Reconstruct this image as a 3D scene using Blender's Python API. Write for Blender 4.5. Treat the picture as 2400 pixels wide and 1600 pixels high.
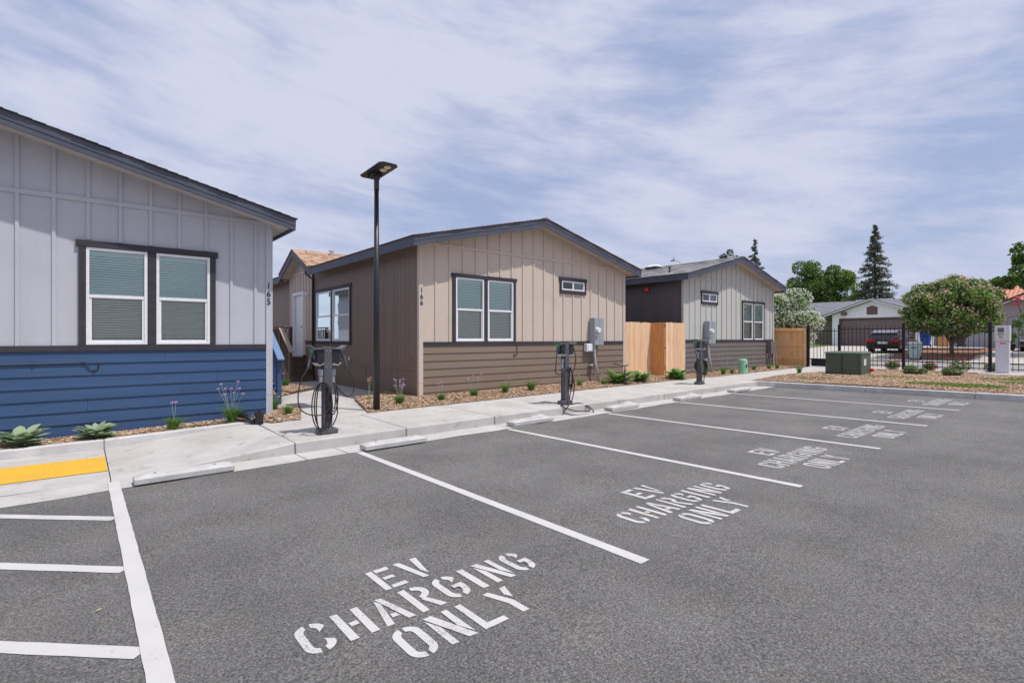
import bpy, math, random
import numpy as np
from mathutils import Vector, Matrix
for o in list(bpy.data.objects): bpy.data.objects.remove(o)
S = bpy.context.scene
COL = S.collection
# ---------------------------------------------------------------- camera
CAMZ = 1.578
YAW = math.atan((2625.7 - 1200) / 1200)
cd = bpy.data.cameras.new('Camera'); cam = bpy.data.objects.new('Camera', cd); COL.objects.link(cam)
cd.sensor_width = 36; cd.lens = 18; cd.shift_y = -0.0029
cam.location = (0, 0, CAMZ); cam.rotation_euler = (math.pi/2, 0, YAW - math.pi/2)
cd.clip_start = 0.05; cd.clip_end = 4000
S.camera = cam
# ---------------------------------------------------------------- world / sky
SUN_EL = math.radians(66)
sx, sy = math.cos(math.radians(-65)), math.sin(math.radians(-65))    # horizontal direction TOWARD the sun
w = bpy.data.worlds.new('World'); S.world = w; w.use_nodes = True
nt = w.node_tree; nt.nodes.clear()
def N(nt, t, **k):
    n = nt.nodes.new(t)
    for a, b in k.items():
        if a.startswith('_'): n.inputs[int(a[1:])].default_value = b
        else: setattr(n, a, b)
    return n
L = nt.links.new
out = N(nt, 'ShaderNodeOutputWorld'); bg = N(nt, 'ShaderNodeBackground'); bg.inputs[1].default_value = 0.1
sky = N(nt, 'ShaderNodeTexSky', sky_type='NISHITA', sun_disc=False, sun_elevation=SUN_EL,
        sun_rotation=math.atan2(sx, sy), air_density=1.0, dust_density=1.5, ozone_density=2.0, altitude=100)
tc = N(nt, 'ShaderNodeTexCoord'); sep = N(nt, 'ShaderNodeSeparateXYZ'); L(tc.outputs['Generated'], sep.inputs[0])
el = N(nt, 'ShaderNodeMath', operation='ARCSINE'); L(sep.outputs[2], el.inputs[0])
azm = N(nt, 'ShaderNodeMath', operation='ARCTAN2'); L(sep.outputs[1], azm.inputs[0]); L(sep.outputs[0], azm.inputs[1])
cb = N(nt, 'ShaderNodeCombineXYZ'); L(azm.outputs[0], cb.inputs[0]); L(el.outputs[0], cb.inputs[1])
def cloud(rot, sc, nscale, detail, rough, dist, loc=(0,0,0)):
    m0 = N(nt, 'ShaderNodeMapping'); m0.inputs['Rotation'].default_value = (0, 0, math.radians(rot)); L(cb.outputs[0], m0.inputs[0])
    m = N(nt, 'ShaderNodeMapping'); m.inputs['Scale'].default_value = sc; m.inputs['Location'].default_value = loc; L(m0.outputs[0], m.inputs[0])
    n = N(nt, 'ShaderNodeTexNoise'); n.inputs['Scale'].default_value = nscale; n.inputs['Detail'].default_value = detail
    n.inputs['Roughness'].default_value = rough; n.inputs['Distortion'].default_value = dist; L(m.outputs[0], n.inputs[0])
    return n.outputs[0]
c1 = cloud(-7, (0.8, 2.0, 1), 2.3, 7, 0.55, 0.25, (3.1, 1.7, 0))      # broad bands
c2 = cloud(-9, (0.8, 3.2, 1), 6.0, 12, 0.64, 0.22, (1.3, 4.2, 0))       # fine wisps
c3 = cloud(20, (1.0, 1.4, 1), 1.5, 4, 0.55, 0.1, (8.3, 2.7, 0))        # large patches
def madd(src, k, base=None):
    m = N(nt, 'ShaderNodeMath', operation='MULTIPLY_ADD', _1=k, _2=0.0); L(src, m.inputs[0])
    if base is not None: L(base, m.inputs[2])
    return m.outputs[0]
a3 = madd(c3, .30, madd(c2, .29, madd(c1, .41)))
ramp = N(nt, 'ShaderNodeMapRange'); ramp.inputs['From Min'].default_value = 0.385; ramp.inputs['From Max'].default_value = 0.575
ramp.inputs['To Min'].default_value = 0.0; ramp.inputs['To Max'].default_value = 1.0; ramp.interpolation_type = 'SMOOTHSTEP'
L(a3, ramp.inputs[0])
tint = N(nt, 'ShaderNodeMix', data_type='RGBA'); tint.inputs[0].default_value = .8
L(sky.outputs[0], tint.inputs[6]); tint.inputs[7].default_value = (3.2, 3.9, 5.9, 1)
mx = N(nt, 'ShaderNodeMix', data_type='RGBA'); L(ramp.outputs[0], mx.inputs[0]); L(tint.outputs[2], mx.inputs[6])
mx.inputs[7].default_value = (5.35, 5.58, 6.85, 1)
L(mx.outputs[2], bg.inputs[0]); L(bg.outputs[0], out.inputs[0])
# ---------------------------------------------------------------- sun
sd = bpy.data.lights.new('Sun', 'SUN'); sd.energy = 3.2; sd.angle = math.radians(0.9); sd.color = (1.0, 0.965, 0.91)
so = bpy.data.objects.new('Sun', sd); COL.objects.link(so)
sv = Vector((sx*math.cos(SUN_EL), sy*math.cos(SUN_EL), math.sin(SUN_EL)))
so.rotation_euler = sv.to_track_quat('Z', 'Y').to_euler(); so.location = sv*50
S.view_settings.view_transform = 'Standard'; S.view_settings.look = 'None'; S.view_settings.exposure = 0.27; S.view_settings.gamma = 1
S.render.engine = 'CYCLES'
# ---------------------------------------------------------------- materials
MATS = {}
def pm(name, col, col2=None, scale=6.0, rough=0.7, bump=0.0, bscale=60.0, metal=0.0, stretch=None, spec=0.35, detail=5, contrast=(0.35, 0.65), coat=0.0, dirt=None, bdist=0.01):
    if name in MATS: return MATS[name]
    m = bpy.data.materials.new(name); m.use_nodes = True; nt = m.node_tree; b = nt.nodes['Principled BSDF']
    L = nt.links.new
    b.inputs['Roughness'].default_value = rough; b.inputs['Metallic'].default_value = metal
    b.inputs['Specular IOR Level'].default_value = spec; b.inputs['Coat Weight'].default_value = coat
    c = (*col, 1); c2 = (*(col2 or tuple(x*0.85 for x in col)), 1)
    tc = N(nt, 'ShaderNodeTexCoord'); mp = N(nt, 'ShaderNodeMapping')
    if stretch: mp.inputs['Scale'].default_value = stretch
    L(tc.outputs['Object'], mp.inputs[0])
    n = N(nt, 'ShaderNodeTexNoise'); n.inputs['Scale'].default_value = scale; n.inputs['Detail'].default_value = detail; L(mp.outputs[0], n.inputs[0])
    mr = N(nt, 'ShaderNodeMapRange'); mr.inputs[1].default_value = contrast[0]; mr.inputs[2].default_value = contrast[1]; L(n.outputs[0], mr.inputs[0])
    mix = N(nt, 'ShaderNodeMix', data_type='RGBA'); mix.inputs[6].default_value = c; mix.inputs[7].default_value = c2; L(mr.outputs[0], mix.inputs[0])
    last = mix.outputs[2]
    if dirt:
        n2 = N(nt, 'ShaderNodeTexNoise'); n2.inputs['Scale'].default_value = dirt[1]; n2.inputs['Detail'].default_value = 8; n2.inputs['Roughness'].default_value = .65; L(tc.outputs['Object'], n2.inputs[0])
        m2 = N(nt, 'ShaderNodeMapRange'); m2.inputs[1].default_value = dirt[2]; m2.inputs[2].default_value = dirt[2]+dirt[3]; L(n2.outputs[0], m2.inputs[0])
        x2 = N(nt, 'ShaderNodeMix', data_type='RGBA'); L(m2.outputs[0], x2.inputs[0]); L(last, x2.inputs[6]); x2.inputs[7].default_value = (*dirt[0], 1); last = x2.outputs[2]
    L(last, b.inputs['Base Color'])
    if bump:
        nb = N(nt, 'ShaderNodeTexNoise'); nb.inputs['Scale'].default_value = bscale; nb.inputs['Detail'].default_value = 6; L(mp.outputs[0], nb.inputs[0])
        bp = N(nt, 'ShaderNodeBump'); bp.inputs['Strength'].default_value = bump; bp.inputs['Distance'].default_value = bdist; L(nb.outputs[0], bp.inputs['Height']); L(bp.outputs[0], b.inputs['Normal'])
    MATS[name] = m; return m
def flat(name, col, rough=0.5, metal=0.0, spec=0.4, emit=None, coat=0):
    return pm(name, col, tuple(min(1, x*1.08+0.002) for x in col), scale=14, rough=rough, metal=metal, spec=spec, coat=coat)

def leafm(name, col, rough=.55, tr=.35):
    m = bpy.data.materials.new(name); m.use_nodes = True; nt = m.node_tree; b = nt.nodes['Principled BSDF']; o = nt.nodes['Material Output']; L = nt.links.new
    tc = N(nt, 'ShaderNodeTexCoord'); n = N(nt, 'ShaderNodeTexNoise'); n.inputs['Scale'].default_value = 3.5; n.inputs['Detail'].default_value = 4; L(tc.outputs['Object'], n.inputs[0])
    mx = N(nt, 'ShaderNodeMix', data_type='RGBA'); L(n.outputs[0], mx.inputs[0]); mx.inputs[6].default_value = (*[c*.7 for c in col], 1); mx.inputs[7].default_value = (*[min(1, c*1.3) for c in col], 1)
    L(mx.outputs[2], b.inputs['Base Color']); b.inputs['Roughness'].default_value = rough; b.inputs['Specular IOR Level'].default_value = .3
    t = N(nt, 'ShaderNodeBsdfTranslucent'); L(mx.outputs[2], t.inputs[0]); ms = N(nt, 'ShaderNodeMixShader'); ms.inputs[0].default_value = tr
    L(b.outputs[0], ms.inputs[1]); L(t.outputs[0], ms.inputs[2]); L(ms.outputs[0], o.inputs[0]); return m
def asphalt():
    m = bpy.data.materials.new('asphalt'); m.use_nodes = True; nt = m.node_tree; b = nt.nodes['Principled BSDF']; L = nt.links.new
    tc = N(nt, 'ShaderNodeTexCoord')
    v = N(nt, 'ShaderNodeTexVoronoi'); v.inputs['Scale'].default_value = 130; L(tc.outputs['Object'], v.inputs[0])
    n1 = N(nt, 'ShaderNodeTexNoise'); n1.inputs['Scale'].default_value = 78; n1.inputs['Detail'].default_value = 8; n1.inputs['Roughness'].default_value = .75; L(tc.outputs['Object'], n1.inputs[0])
    n2 = N(nt, 'ShaderNodeTexNoise'); n2.inputs['Scale'].default_value = .9; n2.inputs['Detail'].default_value = 6; n2.inputs['Roughness'].default_value = .6; L(tc.outputs['Object'], n2.inputs[0])
    n3 = N(nt, 'ShaderNodeTexNoise'); n3.inputs['Scale'].default_value = 26; n3.inputs['Detail'].default_value = 4; L(tc.outputs['Object'], n3.inputs[0])
    r = N(nt, 'ShaderNodeValToRGB'); r.color_ramp.elements[0].position = .27; r.color_ramp.elements[0].color = (.026, .026, .026, 1)
    r.color_ramp.elements[1].position = .60; r.color_ramp.elements[1].color = (.215, .208, .199, 1)
    e = r.color_ramp.elements.new(.46); e.color = (.104, .101, .097, 1)
    L(n1.outputs[0], r.inputs[0])
    # individual light and dark stones
    r2 = N(nt, 'ShaderNodeMapRange'); r2.inputs[1].default_value = .0; r2.inputs[2].default_value = 1; r2.inputs[3].default_value = .72; r2.inputs[4].default_value = 1.28
    s2 = N(nt, 'ShaderNodeSeparateColor'); L(v.outputs['Color'], s2.inputs[0]); L(s2.outputs[0], r2.inputs[0])
    mm = N(nt, 'ShaderNodeMix', data_type='RGBA', blend_type='MULTIPLY'); mm.inputs[0].default_value = 1
    cc = N(nt, 'ShaderNodeCombineColor'); [L(r2.outputs[0], cc.inputs[i]) for i in range(3)]
    L(r.outputs[0], mm.inputs[6]); L(cc.outputs[0], mm.inputs[7])
    g = N(nt, 'ShaderNodeMapRange'); g.inputs[1].default_value = .955; g.inputs[2].default_value = .99; L(s2.outputs[1], g.inputs[0])
    gs = N(nt, 'ShaderNodeMix', data_type='RGBA'); L(g.outputs[0], gs.inputs[0]); L(mm.outputs[2], gs.inputs[6]); gs.inputs[7].default_value = (.27, .255, .245, 1)
    r3 = N(nt, 'ShaderNodeMapRange'); r3.inputs[1].default_value = .33; r3.inputs[2].default_value = .67; r3.inputs[3].default_value = .86; r3.inputs[4].default_value = 1.2
    L(n2.outputs[0], r3.inputs[0]); c3_ = N(nt, 'ShaderNodeCombineColor'); [L(r3.outputs[0], c3_.inputs[i]) for i in range(3)]
    m3 = N(nt, 'ShaderNodeMix', data_type='RGBA', blend_type='MULTIPLY'); m3.inputs[0].default_value = 1; L(gs.outputs[2], m3.inputs[6]); L(c3_.outputs[0], m3.inputs[7])
    # reddish worn patches
    n4 = N(nt, 'ShaderNodeTexNoise'); n4.inputs['Scale'].default_value = 1.7; n4.inputs['Detail'].default_value = 5; L(tc.outputs['Object'], n4.inputs[0])
    r4 = N(nt, 'ShaderNodeMapRange'); r4.inputs[1].default_value = .52; r4.inputs[2].default_value = .75; r4.inputs[4].default_value = .5; L(n4.outputs[0], r4.inputs[0])
    m4 = N(nt, 'ShaderNodeMix', data_type='RGBA', blend_type='MULTIPLY'); L(r4.outputs[0], m4.inputs[0]); L(m3.outputs[2], m4.inputs[6]); m4.inputs[7].default_value = (1.12, 1.0, .95, 1)
    n6 = N(nt, 'ShaderNodeTexNoise'); n6.inputs['Scale'].default_value = 1.35; n6.inputs['Detail'].default_value = 9; n6.inputs['Roughness'].default_value = .7; L(tc.outputs['Object'], n6.inputs[0])
    r6 = N(nt, 'ShaderNodeMapRange'); r6.inputs[1].default_value = .60; r6.inputs[2].default_value = .70; r6.inputs[4].default_value = .55; L(n6.outputs[0], r6.inputs[0])
    m6 = N(nt, 'ShaderNodeMix', data_type='RGBA', blend_type='MULTIPLY'); L(r6.outputs[0], m6.inputs[0]); L(m4.outputs[2], m6.inputs[6]); m6.inputs[7].default_value = (.68, .67, .66, 1)
    mp7 = N(nt, 'ShaderNodeMapping'); mp7.inputs['Scale'].default_value = (.25, 6, 1); mp7.inputs['Rotation'].default_value = (0, 0, .5); L(tc.outputs['Object'], mp7.inputs[0])
    n7 = N(nt, 'ShaderNodeTexNoise'); n7.inputs['Scale'].default_value = 1.1; n7.inputs['Detail'].default_value = 7; L(mp7.outputs[0], n7.inputs[0])
    r7 = N(nt, 'ShaderNodeMapRange'); r7.inputs[1].default_value = .62; r7.inputs[2].default_value = .74; r7.inputs[4].default_value = .35; L(n7.outputs[0], r7.inputs[0])
    m7 = N(nt, 'ShaderNodeMix', data_type='RGBA'); L(r7.outputs[0], m7.inputs[0]); L(m6.outputs[2], m7.inputs[6]); m7.inputs[7].default_value = (.20, .19, .18, 1)
    L(m7.outputs[2], b.inputs['Base Color']); b.inputs['Roughness'].default_value = .85; b.inputs['Specular IOR Level'].default_value = .3
    hm = N(nt, 'ShaderNodeMath', operation='MULTIPLY_ADD', _1=.6); L(n3.outputs[0], hm.inputs[0]); hm.inputs[1].default_value = .22; L(n1.outputs[0], hm.inputs[2])
    bp = N(nt, 'ShaderNodeBump'); bp.inputs['Strength'].default_value = .9; bp.inputs['Distance'].default_value = .012; L(hm.outputs[0], bp.inputs['Height']); L(bp.outputs[0], b.inputs['Normal'])
    return m
def wearing_paint(name, col, under=(.12, .115, .11), thr=.36):
    m = bpy.data.materials.new(name); m.use_nodes = True; nt = m.node_tree; b = nt.nodes['Principled BSDF']; L = nt.links.new
    tc = N(nt, 'ShaderNodeTexCoord')
    n = N(nt, 'ShaderNodeTexNoise'); n.inputs['Scale'].default_value = 60; n.inputs['Detail'].default_value = 8; n.inputs['Roughness'].default_value = .8; L(tc.outputs['Object'], n.inputs[0])
    n2 = N(nt, 'ShaderNodeTexNoise'); n2.inputs['Scale'].default_value = 3; n2.inputs['Detail'].default_value = 4; L(tc.outputs['Object'], n2.inputs[0])
    ad = N(nt, 'ShaderNodeMath', operation='MULTIPLY_ADD', _1=.35); L(n2.outputs[0], ad.inputs[0]); L(n.outputs[0], ad.inputs[2])
    r = N(nt, 'ShaderNodeMapRange'); r.inputs[1].default_value = thr+.10; r.inputs[2].default_value = thr+.20; L(ad.outputs[0], r.inputs[0])
    mx = N(nt, 'ShaderNodeMix', data_type='RGBA'); L(r.outputs[0], mx.inputs[0]); mx.inputs[6].default_value = (*under, 1)
    n3 = N(nt, 'ShaderNodeMix', data_type='RGBA'); L(n2.outputs[0], n3.inputs[0]); n3.inputs[6].default_value = (*[c*.8 for c in col], 1); n3.inputs[7].default_value = (*col, 1)
    L(n3.outputs[2], mx.inputs[7]); L(mx.outputs[2], b.inputs['Base Color']); b.inputs['Roughness'].default_value = .75
    bp = N(nt, 'ShaderNodeBump'); bp.inputs['Strength'].default_value = .5; bp.inputs['Distance'].default_value = .006; L(n.outputs[0], bp.inputs['Height']); L(bp.outputs[0], b.inputs['Normal'])
    return m
def shingle(name, c1, c2, c3):
    m = bpy.data.materials.new(name); m.use_nodes = True; nt = m.node_tree; b = nt.nodes['Principled BSDF']; L = nt.links.new
    tc = N(nt, 'ShaderNodeTexCoord'); mp = N(nt, 'ShaderNodeMapping'); L(tc.outputs['UV'], mp.inputs[0])
    v = N(nt, 'ShaderNodeTexVoronoi'); v.inputs['Scale'].default_value = 1; v.inputs['Randomness'].default_value = .55
    L(mp.outputs[0], v.inputs[0]); s = N(nt, 'ShaderNodeSeparateColor'); L(v.outputs['Color'], s.inputs[0])
    n = N(nt, 'ShaderNodeTexNoise'); n.inputs['Scale'].default_value = 180; n.inputs['Detail'].default_value = 3; L(tc.outputs['Object'], n.inputs[0])
    r = N(nt, 'ShaderNodeValToRGB'); r.color_ramp.elements[0].color = (*c1, 1); r.color_ramp.elements[1].color = (*c3, 1); e = r.color_ramp.elements.new(.5); e.color = (*c2, 1)
    ad = N(nt, 'ShaderNodeMath', operation='MULTIPLY_ADD', _1=.35); ad.use_clamp = True; L(n.outputs[0], ad.inputs[0]); L(s.outputs[0], ad.inputs[2]); sb = N(nt, 'ShaderNodeMath', operation='SUBTRACT', _1=.17); L(ad.outputs[0], sb.inputs[0])
    L(sb.outputs[0], r.inputs[0]); L(r.outputs[0], b.inputs['Base Color']); b.inputs['Roughness'].default_value = .9
    return m
def glass(name, tint=(.55, .72, .70), refl=.22):
    m = bpy.data.materials.new(name); m.use_nodes = True; nt = m.node_tree; nt.nodes.clear(); L = nt.links.new
    o = N(nt, 'ShaderNodeOutputMaterial'); t = N(nt, 'ShaderNodeBsdfTransparent'); t.inputs[0].default_value = (*tint, 1)
    g = N(nt, 'ShaderNodeBsdfGlossy'); g.inputs[0].default_value = (.85, .97, .97, 1); g.inputs['Roughness'].default_value = .01
    f = N(nt, 'ShaderNodeFresnel'); f.inputs[0].default_value = 1.5
    tc = N(nt, 'ShaderNodeTexCoord'); n = N(nt, 'ShaderNodeTexNoise'); n.inputs['Scale'].default_value = 1.6; L(tc.outputs['Object'], n.inputs[0])
    bp = N(nt, 'ShaderNodeBump'); bp.inputs['Strength'].default_value = .03; bp.inputs['Distance'].default_value = .05; L(n.outputs[0], bp.inputs['Height']); L(bp.outputs[0], g.inputs['Normal'])
    a = N(nt, 'ShaderNodeMath', operation='MULTIPLY_ADD', _1=1.0, _2=refl); a.use_clamp = True; L(f.outputs[0], a.inputs[0])
    mx = N(nt, 'ShaderNodeMixShader'); L(a.outputs[0], mx.inputs[0]); L(t.outputs[0], mx.inputs[1]); L(g.outputs[0], mx.inputs[2]); L(mx.outputs[0], o.inputs[0])
    return m
M = {}
M['asphalt'] = asphalt()
M['paint'] = wearing_paint('white_road_paint', (.58, .565, .555), thr=.365)
M['stencil'] = wearing_paint('stencil_road_paint', (.58, .565, .55), thr=.415)
M['yellow'] = wearing_paint('yellow_tactile', (.76, .43, .035), under=(.40, .34, .18), thr=.40)
M['conc'] = pm('concrete', (.50, .475, .455), (.42, .395, .375), scale=1.6, rough=.85, bump=.25, bscale=90, dirt=((.22, .20, .18), 6, .55, .26), detail=9)
M['conc2'] = pm('concrete_gutter', (.50, .485, .465), (.43, .41, .39), scale=2.2, rough=.85, bump=.3, bscale=70, dirt=((.27, .24, .22), 8, .575, .16), detail=8)
M['curb'] = pm('curb_concrete', (.60, .585, .575), (.48, .465, .455), scale=3, rough=.85, bump=.5, bscale=30, dirt=((.22, .20, .19), 9, .62, .1), detail=9)
M['stop'] = pm('wheel_stop_concrete', (.52, .51, .50), (.43, .42, .41), scale=5, rough=.8, bump=.4, bscale=25, dirt=((.25, .24, .23), 11, .64, .1))
M['joint'] = flat('joint_dark', (.07, .06, .055), .9)
M['mulch'] = pm('mulch_soil', (.33, .22, .145), (.22, .14, .09), scale=40, rough=.95, bump=1, bscale=80, bdist=.03)
M['chip1'] = pm('chip_light', (.56, .39, .27), (.43, .27, .17), scale=30, rough=.9)
M['chip2'] = pm('chip_mid', (.40, .26, .165), (.30, .185, .115), scale=30, rough=.9)
M['chip3'] = pm('chip_pale', (.70, .55, .42), (.55, .40, .28), scale=30, rough=.9)
M['soil'] = pm('ground_soil', (.24, .17, .12), (.16, .12, .09), scale=2, rough=.95, bump=.5, bscale=20)
M['grey_wall'] = pm('pale_grey_siding', (.49, .50, .55), (.46, .47, .52), scale=3, rough=.6, bump=.18, bscale=35, stretch=(1, 1, .12), dirt=((.40, .40, .44), 1.3, .50, .5))
M['blue'] = pm('blue_lap_siding', (.042, .088, .188), (.034, .074, .165), scale=4, rough=.5, bump=.35, bscale=30, stretch=(.08, 1, 1))
M['beige'] = pm('beige_siding', (.59, .50, .43), (.56, .47, .40), scale=3, rough=.6, bump=.18, bscale=35, stretch=(1, 1, .12), dirt=((.48, .40, .34), 1.3, .50, .5))
M['brown'] = pm('brown_lap_siding', (.225, .17, .13), (.205, .152, .115), scale=4, rough=.55, bump=.3, bscale=30, stretch=(.08, 1, 1))
M['brownside'] = pm('brown_side_siding', (.235, .178, .145), (.185, .135, .108), scale=9, rough=.5, bump=.5, bscale=22, stretch=(1, 1, .03), contrast=(.3, .7))
M['darkside'] = pm('dark_grey_side_siding', (.125, .108, .108), (.105, .092, .094), scale=9, rough=.5, bump=.3, bscale=22, stretch=(1, 1, .03))
M['sage'] = pm('pale_sage_siding', (.51, .515, .485), (.48, .485, .455), scale=3, rough=.6, bump=.18, bscale=35, stretch=(1, 1, .12), dirt=((.41, .41, .385), 1.3, .50, .5))
M['taupe'] = pm('taupe_lap_siding', (.165, .145, .14), (.148, .13, .126), scale=4, rough=.55, bump=.3, bscale=30, stretch=(.08, 1, 1))
M['navy'] = pm('slate_fascia', (.090, .098, .132), (.072, .079, .108), scale=3, rough=.5, bump=.2, bscale=30)
M['trim'] = pm('charcoal_trim', (.050, .046, .056), (.038, .035, .043), scale=6, rough=.55, bump=.6, bscale=25, stretch=(.15, 1, 1))
M['soffit'] = pm('beige_soffit', (.50, .43, .36), (.46, .39, .33), scale=3, rough=.7)
M['soffitg'] = pm('grey_soffit', (.50, .48, .47), (.46, .44, .43), scale=3, rough=.7)
M['vinyl'] = flat('white_vinyl', (.74, .74, .77), .35)
M['glass'] = glass('window_glass', (.80, .92, .88), .13); M['glass2'] = glass('window_glass_screen', (.84, .84, .78), .05)
M['blind'] = flat('blind_slats', (.86, .88, .84), .6)
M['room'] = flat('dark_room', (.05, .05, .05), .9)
M['black'] = flat('black_metal', (.016, .016, .020), .4, 0, .5)
M['ironblk'] = flat('iron_fence_black', (.010, .008, .012), .45)
M['lamp_grey'] = flat('lamp_grey', (.045, .045, .05), .4, .3)
M['lens'] = flat('lamp_lens', (.75, .68, .5), .15)
M['cgrey'] = pm('charger_grey', (.115, .116, .128), (.102, .103, .115), scale=4, rough=.42, metal=.2)
M['cshell'] = flat('charger_shell', (.085, .085, .095), .3, 0, .5); M['cdark'] = flat('charger_black', (.018, .018, .022), .3, 0, .5)
M['clight'] = flat('charger_silver', (.35, .35, .38), .3, .4)
M['green_led'] = flat('charger_green', (.03, .36, .14), .3)
M['cable'] = flat('rubber_cable', (.028, .024, .026), .5)
M['sh_dark'] = shingle('dark_shingles', (.05, .04, .035), (.09, .075, .06), (.14, .12, .095))
M['sh_brown'] = shingle('tan_brown_shingles', (.22, .125, .08), (.35, .21, .135), (.45, .30, .205))
M['sh_grey'] = shingle('grey_shingles', (.20, .195, .195), (.38, .37, .36), (.56, .54, .53))
M['sh_slate'] = shingle('slate_shingles', (.13, .135, .16), (.15, .155, .18), (.18, .185, .21))
M['cedar'] = pm('new_cedar', (.80, .54, .34), (.67, .42, .24), scale=5, rough=.7, bump=.3, bscale=18, stretch=(6, 6, .5), dirt=((.28, .13, .06), 13, .68, .06))
M['cedar2'] = pm('new_cedar_pale', (.86, .64, .43), (.76, .49, .29), scale=5, rough=.7, bump=.3, bscale=18, stretch=(6, 6, .5), dirt=((.30, .15, .07), 12, .69, .06))
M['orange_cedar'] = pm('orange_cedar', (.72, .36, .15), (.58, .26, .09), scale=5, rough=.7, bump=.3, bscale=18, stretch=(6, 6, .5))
M['cedar3'] = pm('golden_cedar', (.95, .62, .32), (.84, .48, .21), scale=5, rough=.7, bump=.3, bscale=18, stretch=(6, 6, .5), dirt=((.35, .16, .06), 13, .68, .06)); M['cedar3b'] = pm('golden_cedar_dark', (.90, .53, .24), (.76, .40, .15), scale=5, rough=.7, bump=.3, bscale=18, stretch=(6, 6, .5), dirt=((.35, .16, .06), 13, .68, .06))  # cedar copy brightened in colour because this fence face gets no sun
M['stairbrown'] = pm('stair_brown_paint', (.135, .095, .075), (.11, .078, .062), scale=6, rough=.55)
M['railbeige'] = pm('rail_beige_paint', (.47, .38, .32), (.43, .34, .29), scale=6, rough=.55)
M['railblue'] = pm('rail_blue_paint', (.14, .235, .39), (.12, .21, .36), scale=6, rough=.5)
M['stairblue'] = pm('stair_blue_paint', (.048, .095, .20), (.04, .08, .175), scale=6, rough=.5)
M['meter'] = pm('meter_grey', (.33, .36, .385), (.30, .33, .355), scale=5, rough=.45, metal=.1)
M['pvc'] = flat('grey_conduit', (.36, .37, .37), .5)
M['white'] = flat('white_plastic', (.72, .72, .76), .4)
M['red'] = flat('red_enamel', (.62, .02, .015), .2, 0, .5, coat=.5)
M['tgreen'] = pm('transformer_green', (.085, .115, .085), (.073, .098, .073), scale=1.2, rough=.4)
M['pgreen'] = pm('pedestal_green', (.27, .52, .33), (.24, .47, .30), scale=3, rough=.45)
M['kiosk'] = flat('kiosk_white', (.60, .60, .66), .4)
M['screen'] = flat('kiosk_screen', (.12, .13, .13), .15)
M['leafA'] = leafm('leaf_bright', (.22, .36, .06)); M['leafB'] = leafm('leaf_mid', (.11, .20, .045)); M['leafC'] = leafm('leaf_dark', (.05, .095, .03)); M['leafP'] = leafm('leaf_pale', (.27, .34, .16))
M['fir1'] = leafm('fir_dark', (.065, .085, .055), tr=.2); M['fir2'] = leafm('fir_mid', (.13, .155, .10), tr=.2); M['fir3'] = leafm('fir_tip', (.24, .25, .17), tr=.2)
M['petalw'] = leafm('petal_white', (.85, .85, .72), tr=.4); M['petalp'] = leafm('petal_pink', (.74, .46, .40), tr=.35); M['petall'] = leafm('petal_lilac', (.70, .45, .72)); M['petalh'] = leafm('petal_hot_pink', (.80, .07, .25), tr=.2)
M['petalr'] = leafm('petal_red', (.75, .06, .06), tr=.2); M['petalo'] = leafm('petal_orange', (.85, .42, .03)); M['straw'] = leafm('dry_straw', (.60, .50, .32))
M['stem'] = flat('flower_stem', (.30, .38, .25), .6)
M['hosta'] = leafm('hosta_leaf', (.15, .29, .07), .4); M['hosta2'] = leafm('hosta_light', (.30, .45, .19), .4)
M['lamb'] = leafm('lamb_ear_leaf', (.36, .46, .29), .8); M['lamb2'] = leafm('lamb_ear_dark', (.25, .35, .19), .8)  # second lamb ear tone is a darker green, dealt to leaves at random
M['grass1'] = leafm('clump_grass', (.15, .30, .045)); M['grass2'] = leafm('clump_grass_dark', (.08, .17, .04))
M['bark'] = pm('bark', (.16, .12, .09), (.09, .065, .05), scale=12, rough=.9, bump=.8, bscale=20)
M['juniper'] = leafm('juniper', (.18, .24, .11), .7)
M['lawn'] = pm('lawn_green', (.16, .26, .07), (.12, .20, .055), scale=25, rough=.9, bump=.8, bscale=90, bdist=.03)
M['road'] = pm('street_grey', (.30, .285, .275), (.26, .25, .24), scale=3, rough=.9, bump=.3, bscale=90)
M['drive'] = pm('driveway_concrete', (.50, .45, .40), (.42, .38, .34), scale=1.5, rough=.85, dirt=((.34, .29, .25), 3, .58, .2))
M['redsoil'] = pm('red_bark_ground', (.32, .15, .09), (.22, .10, .065), scale=20, rough=.95, bump=.8, bscale=50)
M['stucco'] = pm('white_stucco', (.84, .86, .86), (.79, .81, .82), scale=4, rough=.85, bump=.4, bscale=60)
M['stucco2'] = pm('pink_grey_stucco', (.42, .38, .37), (.39, .35, .34), scale=4, rough=.85, bump=.4, bscale=60)
M['gdoor'] = pm('brown_garage_door', (.185, .14, .135), (.165, .125, .12), scale=3, rough=.6)
M['gdoor2'] = pm('pale_garage_door', (.46, .47, .51), (.43, .44, .48), scale=3, rough=.6)
M['browntrim'] = flat('brown_trim', (.13, .085, .08), .6)
M['stone'] = pm('stone_wall', (.30, .24, .19), (.14, .115, .10), scale=7, rough=.9, bump=1, bscale=9, bdist=.05, detail=2)
M['tile'] = flat('red_clay_tile', (.52, .19, .12), .7); M['tile2'] = flat('red_clay_tile_pale', (.60, .29, .20), .7)
M['carpaint'] = flat('car_black_paint', (.022, .017, .020), .18, 0, .5, coat=.8)
M['carsheen'] = flat('car_painted_sheen', (.30, .28, .30), .2, .5, .5)  # silvery light on the black car, put into the colour
M['carglass'] = flat('car_glass', (.055, .06, .075), .08, 0, .6)
M['tyre'] = flat('tyre_rubber', (.012, .012, .012), .8)
M['rim'] = flat('wheel_rim', (.35, .35, .36), .3, .8)
M['tail'] = flat('tail_light', (.62, .015, .02), .15)
M['chrome'] = flat('chrome', (.6, .6, .62), .15, .9)
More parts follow.
